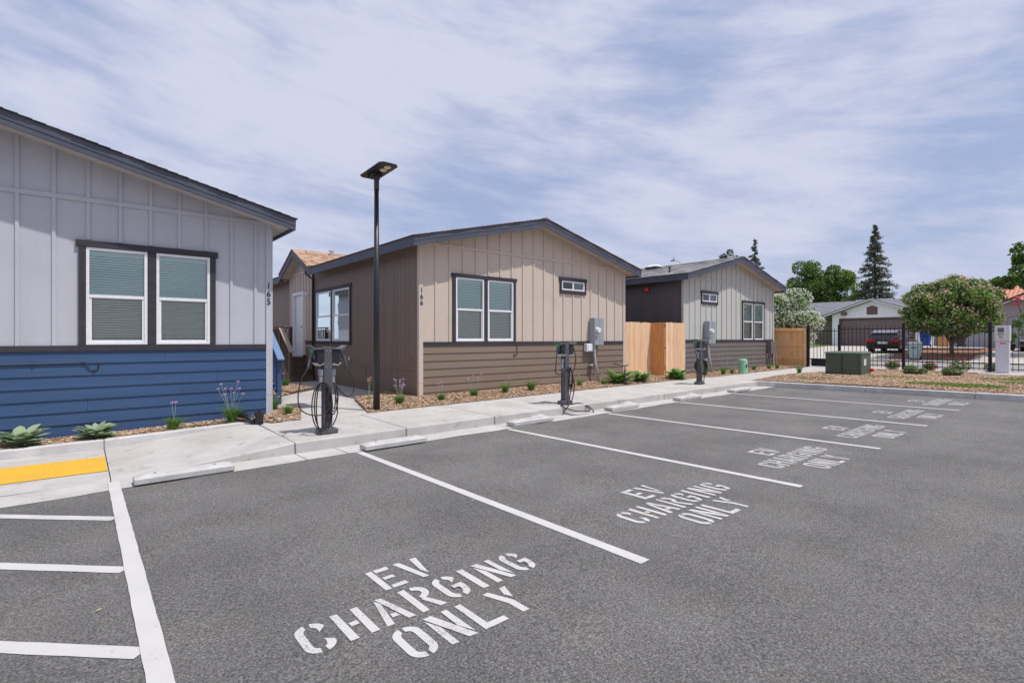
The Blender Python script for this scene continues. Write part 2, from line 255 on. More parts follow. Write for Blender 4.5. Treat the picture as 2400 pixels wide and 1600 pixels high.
M['binblue'] = flat('bin_blue', (.012, .045, .25), .45); M['binbrown'] = flat('bin_brown', (.035, .028, .030), .5); M['bingreen'] = flat('bin_pale_green', (.33, .43, .42), .5)
M['binwhite'] = flat('bin_lid_pale', (.62, .68, .66), .5)
M['sticker'] = flat('sticker', (.66, .66, .68), .5)
M['ink'] = flat('black_lettering', (.012, .012, .014), .5)
M['terra'] = flat('dark_planter', (.03, .028, .032), .5)
M['metalvent'] = flat('roof_vent_metal', (.62, .62, .60), .35, .5)

# ---------------------------------------------------------------- mesh builder
class MB:
    def __init__(s): s.v = []; s.f = []; s.mi = []; s.uv = None; s.T = None
    def add(s, vs, fs, mi=0):
        b = len(s.v)
        s.v += [tuple(s.T @ Vector(p)) if s.T is not None else tuple(p) for p in vs]
        s.f += [tuple(b+i for i in f) for f in fs]; s.mi += [mi]*len(fs); return s
    def box(s, x0, y0, z0, x1, y1, z1, mi=0):
        x0, x1 = min(x0, x1), max(x0, x1); y0, y1 = min(y0, y1), max(y0, y1); z0, z1 = min(z0, z1), max(z0, z1)
        return s.add([(x0,y0,z0),(x1,y0,z0),(x1,y1,z0),(x0,y1,z0),(x0,y0,z1),(x1,y0,z1),(x1,y1,z1),(x0,y1,z1)],
                     [(3,2,1,0),(4,5,6,7),(0,1,5,4),(1,2,6,5),(2,3,7,6),(3,0,4,7)], mi)
    def hexa(s, p, mi=0):   # 8 points: bottom 4 then top 4
        return s.add(p, [(3,2,1,0),(4,5,6,7),(0,1,5,4),(1,2,6,5),(2,3,7,6),(3,0,4,7)], mi)
    def quad(s, a, b, c, d, mi=0): return s.add([a,b,c,d], [(0,1,2,3)], mi)
    def tri(s, a, b, c, mi=0): return s.add([a,b,c], [(0,1,2)], mi)
    def prism(s, poly, d, mi=0):  # poly: list of 3D pts; d: extrusion vector
        n = len(poly); q = [tuple(Vector(p)+Vector(d)) for p in poly]
        return s.add(list(poly)+q, [tuple(range(n))[::-1], tuple(range(n, 2*n))]+[(i, (i+1)%n, n+(i+1)%n, n+i) for i in range(n)], mi)
    def cyl(s, p0, p1, r0, r1=None, n=12, mi=0, cap=True):
        r1 = r0 if r1 is None else r1
        p0 = Vector(p0); p1 = Vector(p1); d = (p1-p0).normalized()
        a = Vector((0,0,1)) if abs(d.z) < .9 else Vector((1,0,0)); u = d.cross(a).normalized(); w_ = d.cross(u)
        vs = []
        for p, r in ((p0, r0), (p1, r1)):
            for i in range(n):
                t = 2*math.pi*i/n; vs.append(tuple(p+u*math.cos(t)*r+w_*math.sin(t)*r))
        fs = [(i, n+i, n+(i+1)%n, (i+1)%n) for i in range(n)]
        if cap: fs += [tuple(range(n)), tuple(range(2*n-1, n-1, -1))]
        return s.add(vs, fs, mi)
    def tube(s, pts, r, n=8, mi=0):
        P = [Vector(p) for p in pts]; vs = []; fs = []
        prev = None
        for i, p in enumerate(P):
            d = (P[min(i+1, len(P)-1)]-P[max(i-1, 0)])
            if d.length < 1e-6: d = Vector((0,0,1))
            d.normalize()
            if prev is None:
                a = Vector((0,0,1)) if abs(d.z) < .9 else Vector((1,0,0)); u = d.cross(a).normalized()
            else:
                u = (prev - d*prev.dot(d)).normalized()
            prev = u; w_ = d.cross(u); rr = r[i] if isinstance(r, (list, tuple)) else r
            for k in range(n):
                t = 2*math.pi*k/n; vs.append(tuple(p+u*math.cos(t)*rr+w_*math.sin(t)*rr))
        for i in range(len(P)-1):
            for k in range(n): fs.append((i*n+k, i*n+(k+1)%n, (i+1)*n+(k+1)%n, (i+1)*n+k))
        fs += [tuple(range(n))[::-1], tuple(range((len(P)-1)*n, len(P)*n))]
        return s.add(vs, fs, mi)
    def ball(s, c, r, sq=(1,1,1), n=10, m=7, mi=0):
        vs = [(c[0], c[1], c[2]+r*sq[2])]
        for j in range(1, m):
            for i in range(n):
                t = math.pi*j/m; p = 2*math.pi*i/n
                vs.append((c[0]+r*sq[0]*math.sin(t)*math.cos(p), c[1]+r*sq[1]*math.sin(t)*math.sin(p), c[2]+r*sq[2]*math.cos(t)))
        vs.append((c[0], c[1], c[2]-r*sq[2])); e = len(vs)-1; fs = []
        for i in range(n): fs.append((0, 1+i, 1+(i+1)%n)); fs.append((e, 1+(m-2)*n+(i+1)%n, 1+(m-2)*n+i))
        for j in range(m-2):
            for i in range(n): fs.append((1+j*n+i, 1+(j+1)*n+i, 1+(j+1)*n+(i+1)%n, 1+j*n+(i+1)%n))
        return s.add(vs, fs, mi)
    def build(s, name, mats, parent=None, loc=(0,0,0), smooth=False, bevel=0, off=None):
        me = bpy.data.meshes.new(name)
        v = s.v if off is None else [(a-off[0], b-off[1], c-off[2]) for a, b, c in s.v]
        me.from_pydata(v, [], s.f)
        for m in (mats if isinstance(mats, (list, tuple)) else [mats]): me.materials.append(m)
        me.polygons.foreach_set('material_index', s.mi)
        if smooth: me.polygons.foreach_set('use_smooth', [True]*len(me.polygons))
        if s.uv:
            ul = me.uv_layers.new(name='UVMap')
            for p in me.polygons:
                for li in p.loop_indices:
                    ul.data[li].uv = s.uv[me.loops[li].vertex_index]
        me.validate(); me.update()
        o = bpy.data.objects.new(name, me); COL.objects.link(o)
        if parent: o.parent = parent
        o.location = loc
        if bevel:
            b = o.modifiers.new('bevel', 'BEVEL'); b.width = bevel; b.segments = 2; b.limit_method = 'ANGLE'; b.angle_limit = math.radians(40)
            if not smooth: b.harden_normals = False
        return o
def tag(o, label, cat, group=None, kind=None):
    if label: o['label'] = label
    if cat: o['category'] = cat
    if group: o['group'] = group
    if kind: o['kind'] = kind
    return o
def thing(name, label, cat, loc=(0,0,0), group=None, rz=0):
    o = bpy.data.objects.new(name, None); COL.objects.link(o); o.location = loc; o.rotation_euler = (0,0,rz)
    o.empty_display_size = .1
    return tag(o, label, cat, group)
def struct(mb, name, mat, **k):
    o = mb.build(name, mat, **k); o['kind'] = 'structure'; return o
def dup(root, loc=None, label=None, rz=None):
    def cp(o, par):
        c = o.copy(); COL.objects.link(c)
        if par is not None: c.parent = par
        for ch in o.children: cp(ch, c)
        return c
    r = cp(root, None)
    if loc is not None: r.location = loc
    if rz is not None: r.rotation_euler = (0,0,rz)
    if label: r['label'] = label
    return r
def spline(pts, n=8, closed=False):
    P = [Vector(p) for p in pts]; out = []; m = len(P)
    for i in range(m-1):
        p0 = P[max(i-1,0)]; p1 = P[i]; p2 = P[i+1]; p3 = P[min(i+2,m-1)]
        for k in range(n):
            t = k/n
            out.append(.5*((2*p1)+(p2-p0)*t+(2*p0-5*p1+4*p2-p3)*t*t+(3*p1-p0-3*p2+p3)*t**3))
    out.append(P[-1]); return out
def text_mesh(txt, size, depth=.003):
    c = bpy.data.curves.new('t', 'FONT'); c.body = txt; c.size = size; c.extrude = depth; c.align_x = 'CENTER'; c.resolution_u = 4
    o = bpy.data.objects.new('t', c); COL.objects.link(o)
    dg = bpy.context.evaluated_depsgraph_get(); me = bpy.data.meshes.new_from_object(o.evaluated_get(dg))
    vs = [tuple(v.co) for v in me.vertices]; fs = [tuple(p.vertices) for p in me.polygons]
    bpy.data.objects.remove(o); bpy.data.curves.remove(c); bpy.data.meshes.remove(me); return vs, fs
R = random.Random(7)
def az(x, y): return .007*x - .01*y
# ================================================================ SETTING
# base ground
def gz(x):      # terrain height beyond the fence
    P = [(-200,-.4),(20,-.4),(26.2,.22),(28,.27),(35,.29),(36.6,.33),(38.4,.58),(44,.74),(50,.93),(70,1.1),(2000,1.1)]
    for (a, b), (c, d) in zip(P, P[1:]):
        if a <= x <= c: return b+(d-b)*(x-a)/(c-a)
    return P[-1][1]
mb = MB(); xs = [-600,-100,-20,20,26.2,28,35,36.6,38.4,44,50,70,200,900,2500]; ys = [-1200,-200,-40,0,40,200,1200]
for i in range(len(xs)-1):
    for j in range(len(ys)-1):
        a, b, c, d = xs[i], xs[i+1], ys[j], ys[j+1]; mb.quad((a,c,gz(a)-.04),(b,c,gz(b)-.04),(b,d,gz(b)-.04),(a,d,gz(a)-.04))
struct(mb, 'ground', M['soil'])
mb = MB()
xs = [-14+i*2.2 for i in range(15)]; xs[-1] = 16.8; ys = [-14+1.5*i for i in range(15)]; ys[-1] = 7.04; ys = [y for y in ys if y <= 7.04]
for a, b in zip(xs, xs[1:]):
    for c, d in zip(ys, ys[1:]): mb.quad((a,c,az(a,c)),(b,c,az(b,c)),(b,d,az(b,d)),(a,d,az(a,d)))
struct(mb, 'parking_lot', M['asphalt'])
# gutter with slightly ragged front edge
def swz(x):     # sidewalk surface height
    hi = .007*x+.078; lo = -.082
    if x <= .28: return lo
    if x >= 2.33: return hi
    t = (x-.28)/(2.33-.28); return lo+(hi-lo)*t
mb = MB()
jg = [-14,-8,-4.2,.262,2.33,2.9,5.95,8.8,11.7,14.5,16.8]
for a, b in zip(jg, jg[1:]):
    n = max(1, int((b-a)/.35)); a2, b2 = a+.006, b-.006
    for i in range(n):
        x0 = a2+(b2-a2)*i/n; x1 = a2+(b2-a2)*(i+1)/n
        e0 = 7.03+.018*math.sin(x0*3.1)+.012*math.sin(x0*9.7); e1 = 7.03+.018*math.sin(x1*3.1)+.012*math.sin(x1*9.7)
        mb.quad((x0,e0,az(x0,7.03)+.004),(x1,e1,az(x1,7.03)+.004),(x1,7.57,az(x1,7.5)-.004),(x0,7.57,az(x0,7.5)-.004))
struct(mb, 'gutter', M['conc2'])
mb = MB(); mb.quad((-14,7.0,-.24),(16.9,7.0,-.1),(16.9,10.6,-.1),(-14,10.6,-.24)); struct(mb, 'pavement_joint_bed', M['joint'])
# sidewalk slabs (curb edge is part of each slab)
mb = MB(); js = [2.33,4.1,5.95,7.8,9.65,11.5,13.35,15.2,16.95]
for a, b in zip(js, js[1:]):
    a2, b2 = a+.006, b-.006
    mb.hexa([(a2,7.57,-.3),(b2,7.57,-.3),(b2,9.45,-.3),(a2,9.45,-.3),(a2,7.57,swz(a2)),(b2,7.57,swz(b2)),(b2,9.45,swz(b2)+.02),(a2,9.45,swz(a2)+.02)])
js = [16.95,18.8,20.6,22.4,24.2,26.0]
for a, b in zip(js, js[1:]):
    a2, b2 = a+.006, b-.006; y0 = 7.9
    mb.hexa([(a2,y0,-.3),(b2,y0,-.3),(b2,9.3,-.3),(a2,9.3,-.3),(a2,y0,swz(a2)+.01),(b2,y0,swz(b2)+.01),(b2,9.3,swz(b2)+.015),(a2,9.3,swz(a2)+.015)])
struct(mb, 'sidewalk', M['conc'], bevel=.018)
mb = MB()   # sloping ramp flare and landing
n = 8
for i in range(n):
    a = .272+(2.324-.272)*i/n; b = .272+(2.324-.272)*(i+1)/n
    mb.quad((a,7.585,swz(a)),(b,7.585,swz(b)),(b,9.82,swz(b)+.004),(a,9.82,swz(a)+.004))
    mb.quad((a,7.56,-.3),(b,7.56,-.3),(b,7.57,swz(b)-.015),(a,7.57,swz(a)-.015)); mb.quad((a,7.57,swz(a)-.015),(b,7.57,swz(b)-.015),(b,7.585,swz(b)),(a,7.585,swz(a)))
struct(mb, 'ramp_flare', M['conc'])
mb = MB(); mb.quad((-14,7.57,-.079),(.262,7.57,-.079),(.262,9.82,-.083),(-14,9.82,-.083)); struct(mb, 'ramp_landing', M['conc'])
# tactile strip: base plus domes
tac = MB(); tac.box(-1.45,8.16,-.075,.255,9.14,-.068)
for i in range(27):
    for j in range(16):
        x = -1.40+i*.0615; y = 8.20+j*.0595
        tac.cyl((x,y,-.068),(x,y,-.062),.013,.009,n=6)
tag(tac.build('tactile_paving', M['yellow']), 'worn yellow tactile warning strip with raised domes at the foot of the ramp', 'tactile paving')
# back curb behind ramp
mb = MB()
for a, b in ((-14,-6),(-6,-2.4),(-2.4,.262),(.272,2.2)):
    ta = .046+.008*a if a < .27 else .055; tb = .055 if b < 1 else .115
    mb.hexa([(a-.005,9.82,-.3),(b-.001,9.82,-.3),(b-.001,9.99,-.3),(a-.005,9.99,-.3),(a-.005,9.82,max(ta,-.02)),(b-.001,9.82,tb),(b-.001,9.99,tb),(a-.005,9.99,max(ta,-.02))])
mb.hexa([(2.19,9.82,-.3),(2.52,9.5,-.3),(2.56,9.62,-.3),(2.19,9.99,-.3),(2.19,9.82,.112),(2.52,9.5,.10),(2.56,9.62,.10),(2.19,9.99,.112)])
struct(mb, 'back_curb', M['curb'], bevel=.012)
# far curb
mb = MB(); ys = [7.9,7.0,4.6,2.3,0,-3,-6,-10,-14]
for a, b in zip(ys, ys[1:]):
    b2 = b+.008
    mb.hexa([(16.8,b2,-.3),(16.95,b2,-.3),(16.95,a,-.3),(16.8,a,-.3),(16.8,b2,az(16.8,b2)+.15),(16.95,b2,az(16.8,b2)+.155),(16.95,a,az(16.8,a)+.155),(16.8,a,az(16.8,a)+.15)])
struct(mb, 'far_curb', M['curb'], bevel=.015)
# walkway between the houses
mb = MB()
for a, b in ((9.46,11.3),(11.31,13.1),(13.11,14.9),(14.91,16.8),(16.81,19),(19.01,24)):
    mb.box(2.72,a,-.3,6.3,b,.117)
struct(mb, 'walkway', M['conc'], bevel=.006)
# mulch beds -------------------------------------------------------
def chips(regs, name, seed, dens, size, zf, label_kind='stuff'):
    rr = np.random.RandomState(seed); V = []; F = []; MI = []
    base = 0
    for poly in regs:
        P = np.array(poly); x0, y0 = P.min(0); x1, y1 = P.max(0); n = int((x1-x0)*(y1-y0)*dens)
        xs = rr.uniform(x0, x1, n); ys = rr.uniform(y0, y1, n)
        ins = np.zeros(n, bool); j = len(P)-1
        for i in range(len(P)):
            c = ((P[i,1] > ys) != (P[j,1] > ys)) & (xs < (P[j,0]-P[i,0])*(ys-P[i,1])/(P[j,1]-P[i,1]+1e-12)+P[i,0]); ins ^= c; j = i
        xs = xs[ins]; ys = ys[ins]; n = len(xs)
        a = rr.uniform(0, math.pi*2, n); l = rr.uniform(.5, 1.5, n)*size; w_ = l*rr.uniform(.2, .5, n)
        t1 = rr.uniform(-.25, .25, n)*l; t2 = rr.uniform(-.4, .4, n)*w_
        z = np.array([zf(x, y) for x, y in zip(xs, ys)])+rr.uniform(.004, .022, n)
        ux, uy = np.cos(a), np.sin(a)
        for sl, sw in ((-1,-1),(1,-1),(1,1),(-1,1)):
            V.append(np.stack([xs+ux*l*sl*.5-uy*w_*sw*.5, ys+uy*l*sl*.5+ux*w_*sw*.5, z+t1*sl*.5+t2*sw*.5], 1))
        VV = np.stack(V[-4:], 1).reshape(-1, 3); V = V[:-4]; V.append(VV)
        F.append(np.arange(n*4).reshape(-1,4)+base); base += n*4
        MI.append(rr.choice([0,1,2], n, p=[.45,.3,.25]))
    V = np.concatenate(V); F = np.concatenate(F); MI = np.concatenate(MI)
    return qmesh(name, V, F, MI, [M['chip1'], M['chip2'], M['chip3']])
def qmesh(name, V, F, MI, mats, parent=None, loc=(0,0,0)):
    me = bpy.data.meshes.new(name); nf, k = F.shape
    me.vertices.add(len(V)); me.vertices.foreach_set('co', np.asarray(V, dtype=np.float32).ravel())
    me.loops.add(nf*k); me.loops.foreach_set('vertex_index', F.astype(np.int32).ravel())
    me.polygons.add(nf); me.polygons.foreach_set('loop_start', np.arange(0, nf*k, k, dtype=np.int32)); me.polygons.foreach_set('loop_total', np.full(nf, k, dtype=np.int32))
    for m in mats: me.materials.append(m)
    me.polygons.foreach_set('material_index', MI.astype(np.int32)); me.update(); me.validate()
    o = bpy.data.objects.new(name, me); COL.objects.link(o)
    if parent: o.parent = parent
    o.location = loc; return o
bedA = [(-6,9.99),(2.2,9.99),(2.55,9.5),(3.02,9.47),(3.62,11.35),(2.7,11.35),(2.7,10.6),(-6,10.6)]
bedB = [(4.28,9.44),(17.0,9.44),(17.0,10.95),(6.1,10.95),(6.1,12.35),(4.98,11.75)]
bedC = [(3.55,13.3),(5.1,14.85),(4.75,17.1),(3.55,17.1)]
bedD = [(16.9,9.32),(22.6,9.32),(24.6,9.6),(25.2,10.6),(16.9,10.6)]
def zA(x, y): return swz(max(x, 2.3))-.012 if x > 2.2 else (.045+.008*x if x < .27 else .05+(x-.27)*.03)
def bedz(x, y): return swz(x)+.0+.05*max(0, min(1, (y-9.5)/1.0))
mb = MB()
def sheet(mb, poly, zf):   # fan triangulation is enough for these nearly convex beds
    c = (sum(p[0] for p in poly)/len(poly), sum(p[1] for p in poly)/len(poly))
    mb.add([(x, y, zf(x, y)) for x, y in poly], [tuple(range(len(poly)))])
for x in range(-6, 2): mb.quad((x,9.98,zA(x,0)-.015),(x+1,9.98,zA(x+1,0)-.015),(x+1,10.6,zA(x+1,0)-.005),(x,10.6,zA(x,0)-.005))
mb.add([(2,9.98,.08),(2.2,9.99,.09),(2.57,9.55,.108),(3.02,9.47,.122),(3.62,11.35,.128),(2.7,11.35,.125),(2.7,10.6,.11),(2,10.6,.09)], [tuple(range(8))])
for i in range(12):
    x0 = 4.9+i*1.01; x1 = x0+1.01; mb.quad((x0,9.44,bedz(x0,9.44)+.028),(x1,9.44,bedz(x1,9.44)+.028),(x1,10.95,bedz(x1,10.95)+.01),(x0,10.95,bedz(x0,10.95)+.01))
mb.add([(4.28,9.44,.136),(4.9,9.44,.139),(4.9,10.95,.17),(6.15,10.95,.178),(6.1,12.35,.15),(4.98,11.75,.135)], [(0,1,2,3,4,5)])
mb.add([(x,y,.127) for x, y in bedC], [(0,1,2,3)])
for i in range(8):
    x0 = 16.9+i*1.0; x1 = x0+1.0; mb.quad((x0,9.31,swz(x0)+.01),(x1,9.31,swz(x1)+.01),(x1,10.7,swz(x1)+.05),(x0,10.7,swz(x0)+.05))
struct(mb, 'mulch_bed', M['mulch'])
def bz(x, y):
    if x < 4.2: return .128 if y > 12 else (.045+.008*x if x < .27 else (.05+(x-.27)*.03 if x < 2.2 else .115))
    if x < 16.9: return bedz(x, y)+.02
    return swz(x)+.01+.03*(y-9.3)
tag(chips([bedA, bedB, bedC, bedD], 'bark_chips', 3, 2000, .038, bz), 'tan and brown bark chips along the house fronts', 'bark mulch', kind='stuff')
# island between lot and fence
def iz(x, y): return az(x, y)+.15+.05*math.exp(-((x-19.5)/2.5)**2)+.02*math.sin(x*1.3+y*.9)*.6
mb = MB()
for i in range(18):
    for j in range(44):
        x0 = 16.95+i*.5; x1 = x0+.5; y0 = -14+j*.5; y1 = y0+.5
        y1 = min(y1, 7.9)
        if y0 >= 7.9: continue
        mb.quad((x0,y0,iz(x0,y0)),(x1,y0,iz(x1,y0)),(x1,y1,iz(x1,y1)),(x0,y1,iz(x0,y1)))
struct(mb, 'planting_island', M['mulch'], smooth=True)
tag(chips([[(16.96,-3),(25.9,-3),(25.9,7.6),(20.5,7.88),(17.3,7.88),(16.96,7.6)]], 'island_chips', 5, 1200, .038, iz), 'tan bark chips covering the island beside the iron fence', 'bark mulch', kind='stuff')
# grass tufts on island
def blades(n, cx, cy, rx, ry, h, zf, seed, w_=.008, lean=.5):
    rr = np.random.RandomState(seed); V = []; F = []
    for i in range(n):
        a = rr.uniform(0, 6.28); r = math.sqrt(rr.uniform()); x = cx+rx*r*math.cos(a); y = cy+ry*r*math.sin(a); z = zf(x, y)
        hh = h*rr.uniform(.5, 1); t = rr.uniform(0, 6.28); lx, ly = math.cos(t)*lean*hh*rr.uniform(.2,1), math.sin(t)*lean*hh*rr.uniform(.2,1); s = rr.uniform(0, 3.14); wx, wy = math.cos(s)*w_, math.sin(s)*w_
        b = len(V); V += [(x-wx,y-wy,z),(x+wx,y+wy,z),(x+wx*.7+lx*.4,y+wy*.7+ly*.4,z+hh*.6),(x-wx*.7+lx*.4,y-wy*.7+ly*.4,z+hh*.6),(x+lx,y+ly,z+hh),(x+lx*1.01,y+ly,z+hh)]
        F += [(b,b+1,b+2,b+3),(b+3,b+2,b+5,b+4)]
    return V, F
V = []; F = []
for k, (cx, cy, rx, ry, n) in enumerate(((18.2,2.9,.45,1.1,1500),(19.7,1.6,.4,.6,400),(21.6,2.35,.3,.5,400),(20.6,5.0,.5,.7,300),(18.6,6.6,.5,.6,150),(22.5,1.9,.3,.4,400))):
    v, f = blades(n, cx, cy, rx, ry, .07, iz, 50+k); b = len(V); V += v; F += [tuple(b+i for i in q) for q in f]
tag(qmesh('grass_tufts', np.array(V), np.array(F), np.zeros(len(F)), [M['grass1']]), 'thin green weed grass growing through the island mulch', 'grass', kind='stuff')
# street side sheets
def strip(name, mat, x0, x1, y0, y1, off, zf=gz, n=6):
    mb = MB()
    for i in range(n):
        a = x0+(x1-x0)*i/n; b = x0+(x1-x0)*(i+1)/n
        mb.quad((a,y0,zf(a)+off),(b,y0,zf(b)+off),(b,y1,zf(b)+off),(a,y1,zf(a)+off))
    return struct(mb, name, mat)
mb = MB(); mb.box(25.85,-40,-.2,26.25,9.35,.275); struct(mb, 'fence_curb', M['curb'])
strip('street', M['road'], 27.6, 35, -80, 80, .0); strip('verge', M['drive'], 26.26, 27.6, -40, 60, .02)
strip('far_sidewalk', M['conc'], 35, 36.6, -80, 80, .06, n=2)
strip('driveway', M['drive'], 36.6, 50, 8.9, 16.0, .06, n=24); strip('side_driveway', M['drive'], 36.6, 48.2, -6, 5.2, .06, n=24)
strip('front_lawn', M['lawn'], 36.6, 54, 16.0, 40, .08, n=24); strip('bark_yard', M['redsoil'], 36.6, 48.2, 5.2, 8.9, .08, n=24)

# ================================================================ PAINTED MARKINGS
def ragged(mb, x0, y0, x1, y1, w_, z=.004, seed=0):
    rr = random.Random(seed); n = max(2, int(math.hypot(x1-x0, y1-y0)/.12)); d = Vector((x1-x0, y1-y0)).normalized(); p = Vector((-d.y, d.x))
    A = []; B = []
    for i in range(n+1):
        t = i/n; x = x0+(x1-x0)*t; y = y0+(y1-y0)*t; wa = w_/2+rr.uniform(-.0022,.0022); wb = w_/2+rr.uniform(-.0022,.0022)
        A.append((x+p.x*wa, y+p.y*wa)); B.append((x-p.x*wb, y-p.y*wb))
    for i in range(n):
        q = [A[i], B[i], B[i+1], A[i+1]]; mb.quad(*[(a, b, az(a, b)+z) for a, b in q])
SX = [3.045, 5.80, 8.535, 11.25, 14.02]
ords = ['nearest', 'second', 'third', 'fourth', 'farthest']
for k, x in enumerate(SX):
    mb = MB(); ragged(mb, x, 6.98 if k else 7.0, x+.005, 2.16, .10, seed=k)
    lab = ['white stall line running right past the nearest EV CHARGING ONLY lettering', 'white stall line between the second and third EV CHARGING ONLY letterings', 'white stall line between the third and fourth EV CHARGING ONLY letterings', 'white stall line between the fourth and the farthest EV CHARGING ONLY letterings but one', 'farthest white stall line, just before the last lettering by the island curb'][k]
    if k == 0: lab = 'white stall line between the first and second EV CHARGING ONLY letterings, nearest full line'
    if k == 3: lab = 'white stall line between the fourth and fifth EV CHARGING ONLY letterings'
    tag(mb.build('stall_line', M['paint']), lab, 'parking line', 'white lines between the EV stalls')
hl = thing('hatched_aisle', 'white hatched access aisle with thick edge line in front of the ramp', 'road marking', (.2, 4, 0))
mb = MB(); ragged(mb, .285, 7.45, .285, 1.2, .105, seed=31, z=.009); mb.build('edge_line', M['paint'], hl, off=(.2,4,0))
for yl in (5.87, 4.49, 3.22, 1.95):
    mb = MB(); ragged(mb, .235, yl, -1.9, yl+2.15, .10, seed=int(yl*10)); mb.build('hatch_line', M['paint'], hl, off=(.2,4,0))
def sector(a0, a1, n=None, sc=(1,1), c=(.5,.5)):
    """piece of a stadium shaped ring; angles in degrees, stroke equal all round in real size"""
    W0, H0_, sw = .163, .315, .045
    n = n or max(3, int(abs(a1-a0)/9)); ww = W0*sc[0]; hh = H0_*sc[1]; O = []; I = []
    def pt(t, ins):
        a = ww/2-ins; b = hh/2-ins; r = min(a, b*1.0); st_ = max(0, b-r); co, si = math.cos(t), math.sin(t)
        # ray from centre hits stadium (straight sides of half height st_, round ends radius r)
        if abs(co) > 1e-6 and abs(a*si/co) <= st_: x = math.copysign(a, co); y = x*si/co
        else:
            B_ = st_*abs(si); disc = max(0, B_*B_-(st_*st_-r*r)); k = B_+math.sqrt(disc); x = k*co; y = k*si
            x *= a/r
        return (c[0]+x/W0, c[1]+y/H0_)
    for i in range(n+1):
        t = math.radians(a0+(a1-a0)*i/n); O.append(pt(t, 0)); I.append(pt(t, sw))
    return [[O[i], O[i+1], I[i+1], I[i]] for i in range(n)]
def rc(a, b, c, d): return [(a,b),(c,b),(c,d),(a,d)]
GL = {
 'E': [rc(0,0,.28,1), rc(.36,0,1,.15), rc(.36,.43,.85,.57), rc(.36,.85,.95,1)],
 'V': [[(-.05,1),(.24,1),(.62,0),(.36,0)], [(.76,1),(1.05,1),(.76,.12),(.62,.35)]],
 'C': sector(97,264)+sector(48,84)+sector(277,318),
 'O': sector(97,268)+sector(277,448),
 'G': sector(97,264)+sector(48,84)+sector(277,345)+[rc(.50,.38,1,.51), rc(.724,.28,1,.38)],
 'H': [rc(0,0,.28,1), rc(.72,0,1,1), rc(.36,.43,.64,.57)],
 'A': [[(-.05,0),(.22,0),(.44,.8),(.30,.98)], [(.36,1),(.62,1),(1.05,0),(.76,0)], [(.33,.2),(.62,.2),(.57,.34),(.37,.34)]],
 'R': [rc(0,0,.28,1)]+sector(-84,86,sc=(1.1,.56),c=(.44,.72))+[[(.44,.44),(.66,.46),(1.05,0),(.76,0)]],
 'I': [rc(.36,0,.64,1)],
 'N': [[(0,0),(.25,0),(.25,.58),(0,.92)], [(.02,1),(.34,1),(.98,0),(.66,0)], [(.75,.42),(1,.08),(1,1),(.75,1)]],
 'L': [[(0,0),(.28,0),(.28,1),(0,1)], rc(.28,0,1,.15)],
 'Y': [[(-.04,1),(.24,1),(.64,.45),(.64,0),(.36,0),(.36,.42)], [(.78,1),(1.05,1),(.76,.56),(.62,.74)]],
}
def letters(cx, seed):
    mb = MB(); rr = random.Random(seed)
    for txt, yb, in (('EV', 2.995), ('CHARGING', 2.61), ('ONLY', 2.23)):
        cw, gp, h = .163, .052, .315
        W = [(.075 if c == 'I' else cw) for c in txt]; tot = sum(W)+gp*(len(txt)-1); x = cx-tot/2
        for c, w1 in zip(txt, W):
            for poly in GL[c]:
                if c == 'I': pts = [(x+(px-.36)/.28*w1*.62+.012, yb+py*h) for px, py in poly]
                else: pts = [(x+px*w1, yb+py*h) for px, py in poly]
                if not (c in 'COG' or (c == 'R' and len(poly) == 4 and poly[0][0] != 0)): pts = [(a+rr.uniform(-.003,.003), b+rr.uniform(-.003,.003)) for a, b in pts]
                zi = .004+.0007*(GL[c].index(poly) if (len(GL[c]) < 6 or GL[c].index(poly) >= len(GL[c])-2) and c in 'NAVG' else 0)
                mb.add([(a, b, az(a, b)+min(zi, .0075)) for a, b in pts], [tuple(range(len(pts)))])
            x += w1+gp
    return mb
for k, cx in enumerate((1.665, 4.43, 7.20, 9.93, 12.68, 15.4)):
    lab = ['largest EV CHARGING ONLY lettering, in the stall nearest the viewer', 'second EV CHARGING ONLY lettering from the viewer', 'third EV CHARGING ONLY lettering from the viewer', 'fourth EV CHARGING ONLY lettering from the viewer',
           'fifth EV CHARGING ONLY lettering, last but one before the island curb', 'farthest and smallest EV CHARGING ONLY lettering, right by the island curb'][k]
    tag(letters(cx, k).build('stall_lettering', M['stencil']), lab, 'road lettering', 'EV CHARGING ONLY stencils in the stalls')
# small debris
for k, (x, y, m, lab) in enumerate(((.08,3.9,M['straw'],'pale fallen leaf lying inside the hatched aisle'),(4.9,5.6,M['cable'],'small dark scrap lying in the second stall'),(2.95,4.1,M['stem'],'dry green leaf lying beside the nearest stall line'),(3.9,2.75,M['petalo'],'small orange leaf lying past the end of the nearest stall line'))):
    mb = MB(); z = az(x, y)+.006
    mb.add([(x-.020,y,z),(x-.006,y-.008,z+.004),(x+.018,y-.002,z+.008),(x+.022,y+.004,z+.006),(x,y+.009,z+.007)], [(0,1,4),(1,2,4),(2,3,4)])
    tag(mb.build('fallen_leaf' if k != 1 else 'litter_scrap', m), lab, 'leaf' if k != 1 else 'litter')
